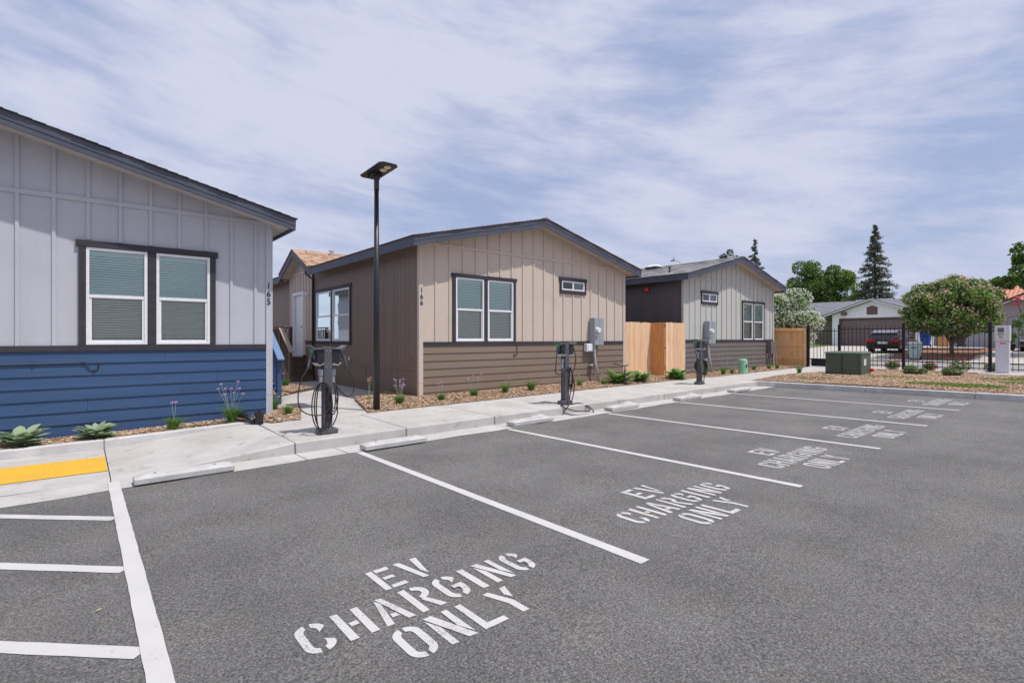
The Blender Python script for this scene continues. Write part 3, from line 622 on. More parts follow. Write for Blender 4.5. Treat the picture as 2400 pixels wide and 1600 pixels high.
# wheel stops
def wheel_stop(broken):
    mb = MB(); l = 1.0 if not broken else 1.0; z0 = .012; h = .10
    B = [(0,0),(l,0),(l,.23),(0,.23)]; 
    lo = [(0,0,z0),(l,0,z0),(l,.23,z0),(0,.23,z0)]; md = [(0,0,z0+.062),(l,0,z0+.062),(l,.23,z0+.062),(0,.23,z0+.062)]
    up = [(.09,.045,h),(l-.09,.045,h),(l-.09,.185,h),(.09,.185,h)]
    mb.add(lo+md+up, [(3,2,1,0),(0,1,5,4),(1,2,6,5),(2,3,7,6),(3,0,4,7),(4,5,9,8),(5,6,10,9),(6,7,11,10),(7,4,8,11),(8,9,10,11)])
    if broken:   # chipped slab lifting off the top
        mb.hexa([(.42,.05,.095),(.86,.05,.098),(.84,.17,.10),(.52,.17,.10),(.42,.04,.105),(.86,.05,.108),(.80,.17,.145),(.58,.18,.118)])
    return mb
wl = ['pale concrete wheel stop in the nearest stall by the ramp', 'pale intact wheel stop in front of the nearest charger', 'cracked wheel stop with a lifted slab, third from the ramp', 'chipped wheel stop with a flaking corner, fourth from the ramp', 'chipped wheel stop near the farthest charger, fifth from the ramp', 'farthest wheel stop, beside the island curb corner']
for k, x in enumerate((.45, 3.12, 6.0, 8.82, 11.42, 14.2)):
    mb = wheel_stop(k in (2,3,4)); ya = (7.02, 6.95, 7.06, 7.1, 7.05, 7.05)[k]
    o = mb.build('wheel_stop', M['stop'], bevel=.008, loc=(x, ya, az(x, ya)+.004)); tag(o, wl[k], 'wheel stop', 'concrete wheel stops along the gutter')
    o.rotation_euler = (0, -.007, (.0, -.01, .0, .012, 0, 0)[k])
    for sx_ in (.2, .8):
        m = MB(); m.cyl((sx_,.115,.095),(sx_,.115,.1035),.016,n=10); m.build('anchor_pin', M['bark'], o)

# ================================================================ HOUSES
def wall_cols(mb, x0, x1, z0, topf, openings, y=0.0, mi=0, breaks=()):
    xs = sorted(set([x0, x1]+[b for b in breaks if x0 < b < x1]+[v for o in openings for v in (o[0], o[1]) if x0 < v < x1]))
    for a, b in zip(xs, xs[1:]):
        m = (a+b)/2; ops = sorted([(o[2], o[3]) for o in openings if o[0] <= m <= o[1]]); z = z0
        for lo, hi in ops:
            if lo > z: mb.quad((a,y,z),(b,y,z),(b,y,lo),(a,y,lo), mi)
            z = hi
        mb.quad((a,y,z),(b,y,z),(b,y,topf(b)),(a,y,topf(a)), mi)
def make_window(parent, T, x0, x1, z0, z1, units=2, style='hung', trim=True, head=.10, side=.09, sill=True, blind=True, glassm=None):
    """T maps local (x along wall, y into house, z) to the parent's space; x0..z1 is the opening without trim"""
    def mk(): m = MB(); m.T = T; return m
    wn = mk()
    if trim:
        wn.box(x0-side-.035, -.045, z1, x1+side+.035, .0, z1+head)
        wn.box(x0-side, -.038, z0-.0, x0, .0, z1); wn.box(x1, -.038, z0-.0, x1+side, .0, z1)
        if sill: wn.box(x0-side, -.042, z0-head, x1+side, .0, z0)
    mull = .115 if units == 2 and style == 'hung' else 0
    if mull: xm = (x0+x1)/2; wn.box(xm-mull/2, -.036, z0, xm+mull/2, .0, z1)
    win = wn.build('window', M['trim'], parent)
    sp = [(x0, (x0+x1)/2-mull/2), ((x0+x1)/2+mull/2, x1)] if mull else [(x0, x1)]
    g = .004
    for (a, b) in sp:
        fr = mk(); t = .042; a += g; b -= g; c0 = z0+g; c1 = z1-g
        fr.box(a,-.03,c0,a+t,.05,c1); fr.box(b-t,-.03,c0,b,.05,c1); fr.box(a+t,-.03,c0,b-t,.05,c0+t); fr.box(a+t,-.03,c1-t,b-t,.05,c1)
        if style == 'hung':
            zm = (c0+c1)/2; fr.box(a+t,-.022,zm-.025,b-t,.045,zm+.025)
            fr.box(a+t,-.012,c0+t,a+t+.03,.03,zm-.025); fr.box(b-t-.03,-.012,c0+t,b-t,.03,zm-.025); fr.box(a+t+.03,-.012,c0+t,b-t-.03,.03,c0+t+.03)
            rects = [(a+t, zm+.025, b-t, c1-t, M['glass'], .012), (a+t+.03, c0+t+.03, b-t-.03, zm-.025, M['glass2'], .0)]
        else:
            xm = (a+b)/2; fr.box(xm-.025,-.022,c0+t,xm+.025,.045,c1-t)
            rects = [(a+t, c0+t, xm-.025, c1-t, M['glass2'], .0), (xm+.025, c0+t, b-t, c1-t, M['glass'], .012)]
        fr.build('frame', M['vinyl'], win, bevel=.003)
        for r in rects:
            p = mk(); p.quad((r[0],r[5],r[1]),(r[2],r[5],r[1]),(r[2],r[5],r[3]),(r[0],r[5],r[3])); p.build('pane', r[4], win)
        if blind:
            bl = mk(); z = c1-t-.05; bl.box(a+t, .052, z, b-t, .09, z+.05)
            zb = c0+t+.05
            while z > zb:
                bl.add([(a+t+.005,.062,z),(b-t-.005,.062,z),(b-t-.005,.052,z-.034),(a+t+.005,.052,z-.034)], [(0,1,2,3)]); z -= .041
            bl.build('blind', M['blind'], win)
    rm = mk(); rm.box(x0-.1,.35,z0-.1,x1+.1,.36,z1+.1); rm.build('room_dark_panel', M['room'], win)  # near-black panel paints in the darkness of the unlit room
    return win
def roof_slopes(mb, x_e, x_r, y0, y1, z_e, z_r, thick=.014, course=.15, cut=None):
    """courses from eave x_e up to ridge x_r; real overlapping courses"""
    ln = math.hypot(x_r-x_e, z_r-z_e); n = int(ln/course); s = 1 if x_r > x_e else -1
    for i in range(n):
        t0 = i/n; t1 = (i+1)/n
        xa = x_e+(x_r-x_e)*t0; xb = x_e+(x_r-x_e)*t1; za = z_e+(z_r-z_e)*t0; zb = z_e+(z_r-z_e)*t1
        e = .018+.008*math.sin(i*7.3)
        spans = [(y0-e, y1+e)]
        if cut:
            h_ = cut[1]*(1-abs(xa-x_e)/cut[2])
            if h_ > .05: spans = [(y0-e, cut[0]-h_), (cut[0]+h_, y1+e)]
        if mb.uv is None: mb.uv = []
        for ya, yb in spans:
          pts = [(xa-s*.01,ya,za),(xb,ya,zb),(xb,yb,zb),(xa-s*.01,yb,za),(xa-s*.01,ya,za+thick),(xb,ya,zb+thick-.008),(xb,yb,zb+thick-.008),(xa-s*.01,yb,za+thick)]
          if s < 0: pts = [pts[k] for k in (1,0,3,2,5,4,7,6)]
          mb.hexa(pts)
          for p in pts: mb.uv.append(((p[1])/.30+ (i*.37)%1, i+.5))
def make_house(name, label, X0, Y0, W, D, base, cfg):
    root = thing(name, label, 'house', (X0, Y0, 0))
    zt, zb, xb_lo = cfg['trim'], cfg['trim']-.09, cfg['cross']
    ridge = cfg.get('ridge', W/2); ztop = cfg['ridge_z']; sl = .24; oh = cfg.get('oh', .42); so_ = cfg.get('so', .38); fh = cfg.get('fh', .235)
    rb = lambda x: ztop-.035-fh-sl*abs(x-ridge)         # underside of rake fascia
    topw = lambda x: rb(x)+.075
    ops = cfg['openings']
    # front wall upper: panel with battens
    mb = MB(); wall_cols(mb, 0, W, zt, topw, ops, breaks=(ridge,))
    x = cfg.get('b0', .42)
    def vbat(x, za, zc, w_=.045):
        segs = [(za, zc)]
        for o in ops:
            if o[0]-.10 < x < o[1]+.10:
                new = []
                for s0, s1 in segs:
                    lo, hi = o[2]-.11, o[3]+.11
                    if s0 < lo: new.append((s0, min(s1, lo)))
                    if s1 > hi: new.append((max(s0, hi), s1))
                segs = new
        for s0, s1 in segs:
            if s1-s0 > .03: mb.box(x-w_/2, -.024, s0, x+w_/2, -.0005, s1)
    while x < W-.12:
        vbat(x, zt, xb_lo); vbat(x, xb_lo+.07, topw(x)-.01) if topw(x) > xb_lo+.1 else None
        x += .4064
    
    mb.box(max(.09, 0), -.026, xb_lo, W-.09, -.0005, xb_lo+.068)
    mb.build('upper_siding', cfg['up'], root)
    # lap siding
    mb = MB(); z = zb; jr = random.Random(int(X0*10))
    while z > base-.12:
        z2 = max(z-.189, base-.15)
        cuts = [.09]+sorted(jr.uniform(.8, W-.8) for _ in range(jr.choice((1,2))))+[W-.09]
        for ca_, cb_ in zip(cuts, cuts[1:]):
            dj = jr.uniform(0, .0015); mb.prism([(ca_+.0012,-.002,z),(ca_+.0012,-.006-dj,z),(ca_+.0012,-.024-dj,z2),(ca_+.0012,-.002,z2)], (cb_-ca_-.0024,0,0))
        z -= .189
    mb.build('lap_siding', cfg['lo'], root)
    mb = MB(); mb.box(.09,-.034,zb,W-.09,-.001,zt); mb.build('trim_band', M['trim'], root)
    # corner boards
    mb = MB()
    cmat = cfg['up']
    for x in (0, W-.09):
        mb.box(x,-.028,base-.15,x+.09,-.001,.50); mb.box(x,-.0285,.505,x+.09,-.001,topw(x)-.02)
        if x == 0:
            mb.box(-.026,-.028,base-.15,-.001,.06,.50); mb.box(-.0255,-.0275,.505,-.001,.06,topw(0)-.03)
            mb.build('corner_board', cmat, root); mb = MB()
    if False: mb.box(-.026,-.028,base-.15,-.001,.06,.50); mb.box(-.0255,-.0275,.505,-.001,.06,topw(0)-.03)
    mb.box(W+.001,-.028,base-.15,W+.026,.06,.50); mb.box(W+.001,-.0275,.505,W+.0255,.06,topw(W)-.03)
    mb.build('corner_board', cfg['up'] if 'corner' not in cfg else cfg['corner'], root)
    # side walls with vertical grooves, back wall
    gw = cfg.get('groove', .004)
    for sname, xw, sgn in (('side_wall', 0, -1), ('side_wall', W, 1)):
        mb = MB(); sops = cfg.get('side_ops', []) if sgn < 0 else []
        mb.T = Matrix(((0, 1 if sgn < 0 else -1, 0, xw), (1 if sgn > 0 else 1, 0, 0, 0), (0, 0, 1, 0), (0, 0, 0, 1)))
        wall_cols(mb, .06, D, base-.15, lambda q: topw(0)-.02, sops)
        gstep = .203
        q = .06
        while q < D:
            for s0, s1 in [(.52 if False else .95, topw(0)-.02)]:
                inside = [o for o in sops if o[0]-.02 < q < o[1]+.02]
                if not inside: mb.box(q, -.003, s0, min(q+gstep-gw, D), -.0005, s1)
                else:
                    o = inside[0]; mb.box(q, -.003, s0, min(q+gstep-gw, D), -.0005, o[2]-.02) if o[2] > s0+.05 else None; mb.box(q, -.003, o[3]+.02, min(q+gstep-gw, D), -.0005, s1)
            q += gstep
        mb.box(.06, -.02, .80, D, -.0005, .88)
        mb.build(sname, cfg['side'], root)
    mb = MB(); wall_cols(mb, 0, W, base-.15, topw, [], y=D, breaks=(ridge,)); mb.build('back_wall', cfg['side'], root)
    # fascia (rake boards + eave boards)
    ze = lambda x: ztop-.03-sl*abs(x-ridge)
    mb = MB(); x_l, x_r = -so_, W+so_
    for yf in (-oh, D+oh-.04):
        for a, b in ((x_l, ridge-.001), (ridge+.001, x_r)):
            mb.prism([(a,yf,ze(a)-fh),(b,yf,ze(b)-fh),(b,yf,ze(b)),(a,yf,ze(a))], (0,.035,0))
            mb.prism([(a,yf-.008,ze(a)-.12),(b,yf-.008,ze(b)-.12),(b,yf-.008,ze(b)-.004),(a,yf-.008,ze(a)-.004)], (0,.007,0))
    for sgn, xe in ((-1, x_l), (1, x_r)):
        ys = [(-oh+.036, D+oh-.05)]
        if sgn < 0 and 'dormer' in cfg: d0, d1 = cfg['dormer'][1]-cfg['dormer'][2], cfg['dormer'][1]+cfg['dormer'][2]; ys = [(-oh+.036, d0), (d1, D+oh-.05)]
        for a, b in ys: mb.box(xe, a, ze(xe)-fh+.003, xe-sgn*.035, b, ze(xe)-.004)
    mb.build('fascia', M['navy'], root)
    # soffit
    mb = MB(); zs = lambda x: ze(x)-fh+.06
    for y0_, y1_ in ((-oh+.036, 0.0), (D, D+oh-.05)):
        for a, b in ((x_l+.036, ridge), (ridge, x_r-.036)):
            mb.prism([(a,y0_,zs(a)),(b,y0_,zs(b)),(b,y0_,zs(b)+.01),(a,y0_,zs(a)+.01)], (0,y1_-y0_,0))
    sp = [(.001, D-.001)] if 'dormer' not in cfg else [(.001, cfg['dormer'][1]-1.6), (cfg['dormer'][1]+1.6, D-.001)]
    for a, b in sp: mb.prism([(x_l+.036,a,zs(x_l)),(-.001,a,zs(0)),(-.001,a,zs(0)+.01),(x_l+.036,a,zs(x_l)+.01)], (0,b-a,0))
    mb.prism([(W+.001,0.001,zs(W)),(x_r-.036,0.001,zs(x_r)),(x_r-.036,0.001,zs(x_r)+.01),(W+.001,0.001,zs(W)+.01)], (0,D-.002,0))
    mb.build('soffit', cfg['soffit'], root)
    # roof
    mb = MB(); roof_slopes(mb, x_l-.02, ridge, -oh-.02, D+oh, ze(x_l)+.001, ztop-.03+.001, cut=(cfg['dormer'][1], 1.6, 3.2) if 'dormer' in cfg else None); roof_slopes(mb, x_r+.02, ridge, -oh-.02, D+oh, ze(x_r)+.001, ztop-.03+.001)
    b0 = len(mb.v); mb.prism([(ridge-.13,-oh-.03,ztop-.03),(ridge,-oh-.03,ztop+.004),(ridge+.13,-oh-.03,ztop-.03),(ridge,-oh-.03,ztop-.045)], (0,D+2*oh+.03,0))
    for p in mb.v[b0:]: mb.uv.append((p[1]/.3, 0))
    rf = mb.build('roof', cfg['roof'], root)
    return root, rf, dict(ze=ze, topw=topw)
ID = Matrix.Identity(4)
# --- blue & grey house
bx0 = 2.80-7.86; BO = (bx0, 10.55, 0)
def bl(x): return x-bx0
opsb = [(bl(.055), bl(1.775), 1.475, 3.03)]
blue_cfg = dict(trim=1.468, cross=3.735, ridge_z=4.875, fh=.205, so=.31, openings=opsb, up=M['grey_wall'], lo=M['blue'], side=M['grey_wall'], soffit=M['soffitg'], roof=M['sh_dark'], oh=.5, b0=.27, ridge=7.86/2)
blue, rfb, _ = make_house('grey_blue_house', 'pale grey board and batten house over blue lap siding, numbered 165, at far left', bx0, 10.55, 7.86, 14.0, .03, blue_cfg)
make_window(blue, ID, *opsb[0], units=2, sill=False, head=.10, side=.085)
def number(parent, txt, x, ztop, size=.19, step=.165, y=-.032):
    for k, c in enumerate(txt):
        vs, fs = text_mesh(c, size)
        m = MB(); m.add([(x+a, y-.004+cc, ztop-k*step+b) for a, b, cc in vs], fs); m.build('house_number', M['ink'], parent)
number(blue, '165', 7.86-.046, 2.53, .165, .15)
# cable along siding
mb = MB(); mb.tube(spline([(bl(-2.5),-.03,1.18),(bl(-.2),-.03,1.195),(bl(.02),-.03,1.20),(bl(.10),-.032,1.10),(bl(.17),-.032,1.075),(bl(.21),-.032,1.10),(bl(.22),-.032,1.17)], 6), .008, 6)
for p in ((bl(-.55),1.185),(bl(.02),1.2),(bl(.16),1.07),(bl(.22),1.18)): mb.ball((p[0],-.036,p[1]), .016, n=6, m=4)
mb.build('cable', M['cable'], blue)
# --- brown & beige house
h2o = [(.999+.03, 2.93, 1.50, 3.13), (4.85-.02, 5.84, 3.03, 3.32)]
# side wall openings are measured along y from the front wall
W2S = [(4.09+.02, 6.97, 1.49, 3.13), (8.02, 9.12, .97, 3.2)]
brown_cfg = dict(trim=1.495, cross=3.85, ridge_z=4.965, openings=h2o, up=M['beige'], lo=M['brown'], side=M['brownside'], soffit=M['soffit'], roof=M['sh_brown'], side_ops=W2S, dormer=(0, 8.38, 1.62), b0=.45, ridge=3.80)
h2, rf2, fn = make_house('beige_brown_house', 'beige board and batten house over brown lap siding, numbered 166, behind the lamp post', 6.19, 10.8, 7.86, 15.0, .1, brown_cfg)
make_window(h2, ID, *h2o[0], units=2, sill=False, head=.09, side=.085)
make_window(h2, ID, *h2o[1], units=1, style='slide', head=.10, side=.07, blind=False)
number(h2, '166', .046, 2.68, .165, .15)
TS = Matrix(((0,1,0,0),(1,0,0,0),(0,0,1,0),(0,0,0,1)))      # local x -> +y, local y -> +x (wall facing -x)
make_window(h2, TS, *W2S[0], units=2, head=.10, side=.09)
# accent bay: beige battens over laps beside the door
mb = MB(); mb.T = TS
a0, a1 = 7.30, 9.86
wall_cols(mb, a0, a1, 1.50, lambda q: 4.0+.0*q if False else (3.86+max(0, .80-abs(q-8.38)*.5)), [(7.98, 9.16, 0, 3.24)], y=-.022, breaks=(8.38,))
q = a0+.0
while q < a1+.02:
    if not (7.9 < q < 9.2): mb.box(q, -.045, 1.5, q+.05, -.0225, 3.95)
    else: mb.box(q, -.045, 3.26, q+.05, -.0225, 3.95)
    if abs(q-8.38) < 1.0: mb.box(q, -.045, 4.0, q+.05, -.0225, 3.86+.78-abs(q-8.38)*.5)
    q += .31
mb.box(a0, -.047, 3.93, a1, -.0225, 4.0)
mb.build('entry_siding', M['beige'], h2)
mb = MB(); mb.T = TS; z = 1.42
while z > .0:
    mb.prism([(a0,-.022,z),(a0,-.026,z),(a0,-.044,z-.189),(a0,-.022,z-.189)], (7.98-a0,0,0)); z -= .189
mb.build('lap_siding', M['brown'], h2)
mb = MB(); mb.T = TS; z = 1.42
while z > .0:
    mb.prism([(9.16,-.022,z),(9.16,-.026,z),(9.16,-.044,z-.189),(9.16,-.022,z-.189)], (a1-9.16,0,0)); z -= .189
mb.build('lap_siding', M['brown'], h2)
mb = MB(); mb.T = TS; mb.box(a0,-.052,1.42,7.98,-.0225,1.5); mb.box(9.16,-.052,1.42,a1,-.0225,1.5); mb.box(a0-.06,-.03,.0,a0-.002,-.008,3.9); mb.box(a1+.002,-.03,.0,a1+.05,-.008,3.9); mb.build('entry_trim', M['trim'], h2)
dr = MB(); dr.T = TS; dr.box(8.06,-.05,.99,9.08,-.012,3.16); dr.box(8.12,-.056,1.2,9.02,-.05,1.9); dr.box(8.12,-.056,2.05,9.02,-.05,3.0)
door = dr.build('door', M['vinyl'], h2)
df = MB(); df.T = TS; df.box(7.98,-.13,.93,8.055,-.02,3.26); df.box(9.085,-.13,.93,9.16,-.02,3.26); df.box(8.055,-.13,3.165,9.085,-.02,3.26); df.box(7.98,-.2,.93,9.16,-.02,.985)
df.build('door_frame', M['vinyl'], door)
dh = MB(); dh.T = TS; dh.cyl((8.16,-.05,2.0),(8.16,-.10,2.0),.022,n=8); dh.ball((8.16,-.11,2.0),.03,n=8,m=6); dh.build('handle', M['lamp_grey'], door)
dh = MB(); dh.T = TS; dh.box(8.13,-.07,2.12,8.18,-.0505,2.2); dh.build('deadbolt', M['lamp_grey'], door)
mb = MB(); mb.T = TS; mb.box(7.62,-.14,3.12,7.74,-.03,3.2); mb.box(7.66,-.10,3.02,7.70,-.06,3.12); mb.build('porch_light', M['white'], h2)
# downspout
mb = MB(); mb.tube([(-.30,7.19,3.90),(-.30,7.19,3.80),(-.06,7.19,3.62),(-.06,7.19,.16),(-.16,7.19,.13)], .035, 8); mb.build('downspout', M['black'], h2)
mb = MB(); mb.T = TS; mb.box(2.98,-.013,.55,3.22,-.006,.72); mb.build('vent', M['brownside'], h2)
mb = MB(); mb.T = TS; mb.box(4.06,-.045,.92,4.14,-.021,1.02); mb.build('hose_bib', M['white'], h2)
mb = MB(); mb.T = TS; mb.box(.33,-.010,1.03,.43,-.0075,1.09); mb.build('red_tag', flat('faded_red_tag', (.30,.07,.06), .7), h2)
# dormer (cross gable) over the entry
yc, hw = 8.38, 1.62; xf = -.38; za_, zf_ = 4.76, 4.0
mb = MB(); mb.uv = []
def dtri(mb, A, B, C):
    n = 10
    for i in range(n):
        t0, t1 = i/n, (i+1)/n
        p = [Vector(A).lerp(Vector(C), t0), Vector(B).lerp(Vector(C), t0), Vector(B).lerp(Vector(C), t1), Vector(A).lerp(Vector(C), t1)]
        b = len(mb.v); mb.add([tuple(v) for v in p], [(0,1,2,3)])
        for v in p: mb.uv.append((v.x/.2+i*.37, i+.5))
ridge_pt = (2.84, yc, za_+.02)
for sgn in (-1, 1):
    F0 = Vector((xf-.03, yc+sgn*(hw+.03), zf_-.01)); A0 = Vector((xf-.03, yc, za_+.02)); B0 = Vector(ridge_pt)
    nn = 13; th_ = .016
    for i in range(nn):
        t0, t1 = i/nn, (i+1)/nn
        a = F0.lerp(A0, t0); b = F0.lerp(A0, t1); c = F0.lerp(B0, t1); d = F0.lerp(B0, t0)
        up = Vector((0,0,th_)); pts = [a, d, c, b] if sgn < 0 else [d, a, b, c]
        mb.hexa([tuple(p) for p in pts]+[tuple(p+up) for p in pts])
        for p in pts+pts: mb.uv.append((p.x/.17+i*.37, i+.5))
mb.build('porch_roof', M['sh_brown'], rf2)
mb = MB()
for sgn in (-1, 1):
    e = yc+sgn*hw
    mb.prism([(xf,yc,za_-.24),(xf,e,zf_-.235),(xf,e,zf_-.01),(xf,yc,za_+.0)], (.035,0,0))
mb.build('porch_fascia', M['navy'], h2)
mb = MB()
for sgn in (-1, 1):
    mb.quad((xf+.036,yc,za_-.15),(xf+.036,yc+sgn*hw,zf_-.16),(-.024,yc+sgn*hw,zf_-.16),(-.024,yc,za_-.15))
mb.build('porch_soffit', M['soffit'], h2)
mb = MB(); mb.cyl((.95,8.12,4.6),(.95,8.12,4.80),.06,n=8); mb.cyl((.95,8.12,4.80),(.95,8.12,4.85),.11,n=8); mb.build('roof_vent', M['metalvent'], rf2)
# small hook wire near front trim
mb = MB(); mb.tube(spline([(3.05,-.03,1.42),(3.06,-.035,1.25),(3.05,-.035,1.13),(2.99,-.035,1.10),(2.95,-.035,1.14)],5), .008, 6); mb.ball((2.95,-.04,1.14),.02,n=6,m=4); mb.build('cable', M['cable'], h2)
def meter_set(parent, x, z0, z1, w_=.44, d_=.20, lean=.25, gz_=.1, outlet=True):
    mb = MB(); mb.box(x,-.04-d_,z0,x+w_,-.036,z1); mb.box(x+w_*.0,-.046-d_,z0+.005,x+w_*.52,-.04-d_,z1-.33); mb.box(x+w_*.54,-.046-d_,z0+.005,x+w_-.005,-.04-d_,z1-.01); mb.box(x,-.046-d_,z1-.32,x+w_*.52,-.04-d_,z1-.01)
    b = mb.build('meter_box', M['meter'], parent, bevel=.005)
    m2 = MB(); m2.cyl((x+w_*.26,-.04-d_,z0+.56*(z1-z0)),(x+w_*.26,-.15-d_,z0+.56*(z1-z0)),.085,.075,n=16); m2.build('meter_dial', M['white'], b)
    m4 = MB(); m4.box(x+w_*.1,-.048-d_,z0+.35*(z1-z0),x+w_*.35,-.0455-d_,z0+.38*(z1-z0)); m4.build('meter_label', M['sticker'], b)
    m3 = MB(); cx = x+w_*.22; m3.tube([(cx,-.15,z0),(cx,-.15,z0-.12),(cx+.01,-.17,z0-.5),(cx+.06,-.30,gz_-.05)], .045, 10)
    m3.cyl((cx,-.15,z0-.1),(cx,-.15,z0),.056,n=10); m3.cyl((cx,-.155,z0-.35),(cx,-.155,z0-.31),.05,n=10)
    m3.box(cx-.16,-.15,z0-.66,cx+.05,-.03,z0-.61)
    m3.tube(spline([(cx+.13,-.06,z0-.1),(cx+.14,-.06,z0-.8),(cx+.16,-.10,gz_+.22),(cx+.30,-.16,gz_+.14),(cx+.34,-.2,gz_-.02)],5), .010, 6)
    m3.build('conduit', M['pvc'], parent, smooth=True)
    if outlet:
        m5 = MB(); m5.box(x-.26,-.16,z0-.20,x+.03,-.036,z0+.05); m5.box(x-.22,-.175,z0-.17,x+.01,-.16,z0+.02); m5.build('outlet_cover', M['white'], parent, bevel=.02)
meter_set(h2, 6.06, 1.37, 2.22, gz_=.16)
# --- sage & taupe house
h3o = [(1.31, 2.44, 3.02, 3.35), (4.66, 6.62, 1.50, 3.12)]
sage_cfg = dict(trim=1.53, cross=3.86, ridge_z=5.0, openings=h3o, up=M['sage'], lo=M['taupe'], side=M['darkside'], soffit=M['soffit'], roof=M['sh_grey'], b0=.42, groove=.0005)
h3, rf3, _ = make_house('sage_grey_house', 'pale sage board and batten house over taupe lap siding with a grey shingle roof', 17.19, 10.5, 7.70, 15.0, .2, sage_cfg)
make_window(h3, ID, *h3o[0], units=1, style='slide', head=.10, side=.07, blind=False)
make_window(h3, ID, *h3o[1], units=2, sill=False, head=.10, side=.085)
meter_set(h3, 1.42, 1.38, 2.25, w_=.5, gz_=.22, outlet=False)
mb = MB(); mb.ball((-.07,1.57,3.49), .115, (.6,1,1), n=12, m=8); mb.cyl((-.002,1.57,3.49),(-.05,1.57,3.49),.07,n=10); mb.build('alarm_bell', M['red'], h3, smooth=True)
mb = MB(); mb.box(6.95,-.22,.88,7.52,-.04,1.45); mb.cyl((7.08,-.12,.2),(7.08,-.12,.88),.03,n=8); mb.cyl((7.3,-.14,.2),(7.3,-.14,.88),.045,n=8); mb.build('utility_box', M['taupe'], h3)
rz3 = lambda x: 5.0-.24*abs(x-3.85)+.0
for nm, x, y, s in (('roof_vent', .55, 2.6, .1), ('roof_vent', .5, .9, .05), ('roof_vent', 2.3, 5.6, .09)):
    mb = MB(); z = rz3(x)-.02; mb.cyl((x,y,z-.05),(x,y,z+.16),s*.6,n=10); mb.cyl((x,y,z+.15),(x,y,z+.20),s,n=10); mb.cyl((x,y,z-.02),(x,y,z+.02),s*1.2,n=10); mb.build(nm, M['metalvent'] if s > .06 else M['black'], rf3)
mb = MB(); z = rz3(3.0); mb.box(2.7,3.0,z-.12,3.3,3.6,z+.06); sk = mb.build('skylight', M['lamp_grey'], rf3)
mb = MB(); mb.hexa([(2.7,3.0,z+.062),(3.3,3.0,z+.062),(3.3,3.6,z+.062),(2.7,3.6,z+.062),(2.85,3.15,z+.15),(3.15,3.15,z+.15),(3.15,3.45,z+.15),(2.85,3.45,z+.15)]); mb.build('skylight_dome', M['white'], sk)

# ---------------------------------------------------------------- entry stairs
def stairs(name, label, x0, x1, y0, n, rise, run, zg, deck, mstep, mrail, mbody, back=True):
    root = thing(name, label, 'stairs', (x0, y0, zg))
    def B(): return MB()
    for i in range(n):
        m = B(); z = (i+1)*rise; m.box(0, i*run-.02, z-.035, x1-x0, (i+1)*run+(deck if i == n-1 else 0), z); m.build('tread', mstep, root)
        m = B(); m.box(.01, i*run, i*rise, x1-x0-.01, i*run+.02, z-.036); m.build('riser', mbody, root)
    ztop = n*rise; ye = n*run+deck
    m = B(); m.prism([(-.04,0,0),(-.04,ye,0),(-.04,ye,ztop-.04),(-.04,n*run,ztop-.04),(-.04,0,.12)], (.038,0,0)); m.build('stringer', mbody, root)
    # posts, balusters, handrail along the left/outer edge
    px = -.09 if not name.startswith('blue') else (x1-x0)+.0
    for yy, zz, hh in ((.0,0,1.0),(n*run,ztop,1.06),(ye-.09,ztop,1.06)):
        m = B(); m.box(px, yy, 0, px+.09, yy+.09, zz+hh); m.build('post', mbody, root)
    for k in range(7):
        t = (k+1)/8; yy = t*n*run+.04; zb_ = t*ztop
        m = B(); m.box(px+.03, yy, zb_+.06, px+.06, yy+.03, zb_+.96); m.build('baluster', mbody, root)
    m = B(); m.prism([(px-.03,-.12,.98),(px-.03,n*run,ztop+1.0),(px-.03,n*run,ztop+1.035),(px-.03,-.12,1.015)], (.15,0,0)); m.build('handrail', mrail, root, bevel=.008)
    m = B(); m.prism([(px+.02,.05,.10),(px+.02,n*run,ztop+.06),(px+.02,n*run,ztop+.12),(px+.02,.05,.16)], (.05,0,0)); m.build('lower_rail', mbody, root)
    for k in range(int(deck/.14)):
        m = B(); yy = n*run+.1+k*.14; 
        if yy < ye-.1: m.box(px+.03, yy, ztop+.05, px+.06, yy+.03, ztop+1.0); m.build('baluster', mbody, root)
    m = B(); m.box(px-.02, n*run+.01, ztop+1.04, px+.12, ye, ztop+1.075); m.build('top_rail', mbody, root)
    if back:
        m = B(); m.box(0, ye-.08, ztop+1.04, x1-x0, ye+.02, ztop+1.075); m.build('top_rail', mbody, root)
        for k in range(6):
            m = B(); xx = .08+k*.13; m.box(xx, ye-.05, ztop+.05, xx+.03, ye-.02, ztop+1.0); m.build('baluster', mbody, root)
        m = B(); m.box(x1-x0-.09, ye-.08, ztop, x1-x0, ye+.01, ztop+1.1); m.build('post', mbody, root)
    return root
stairs('brown_entry_stairs', 'brown wooden entry stairs with a beige handrail beside the white door', 5.42, 6.15, 17.9, 4, .2, .27, .12, 1.35, M['stairbrown'], M['railbeige'], M['stairbrown'])
stairs('blue_entry_stairs', 'blue painted entry stairs at the side of the grey and blue house', 2.84, 3.32, 12.0, 4, .2, .27, .12, 1.4, M['stairblue'], M['railblue'], M['stairblue'], back=False)

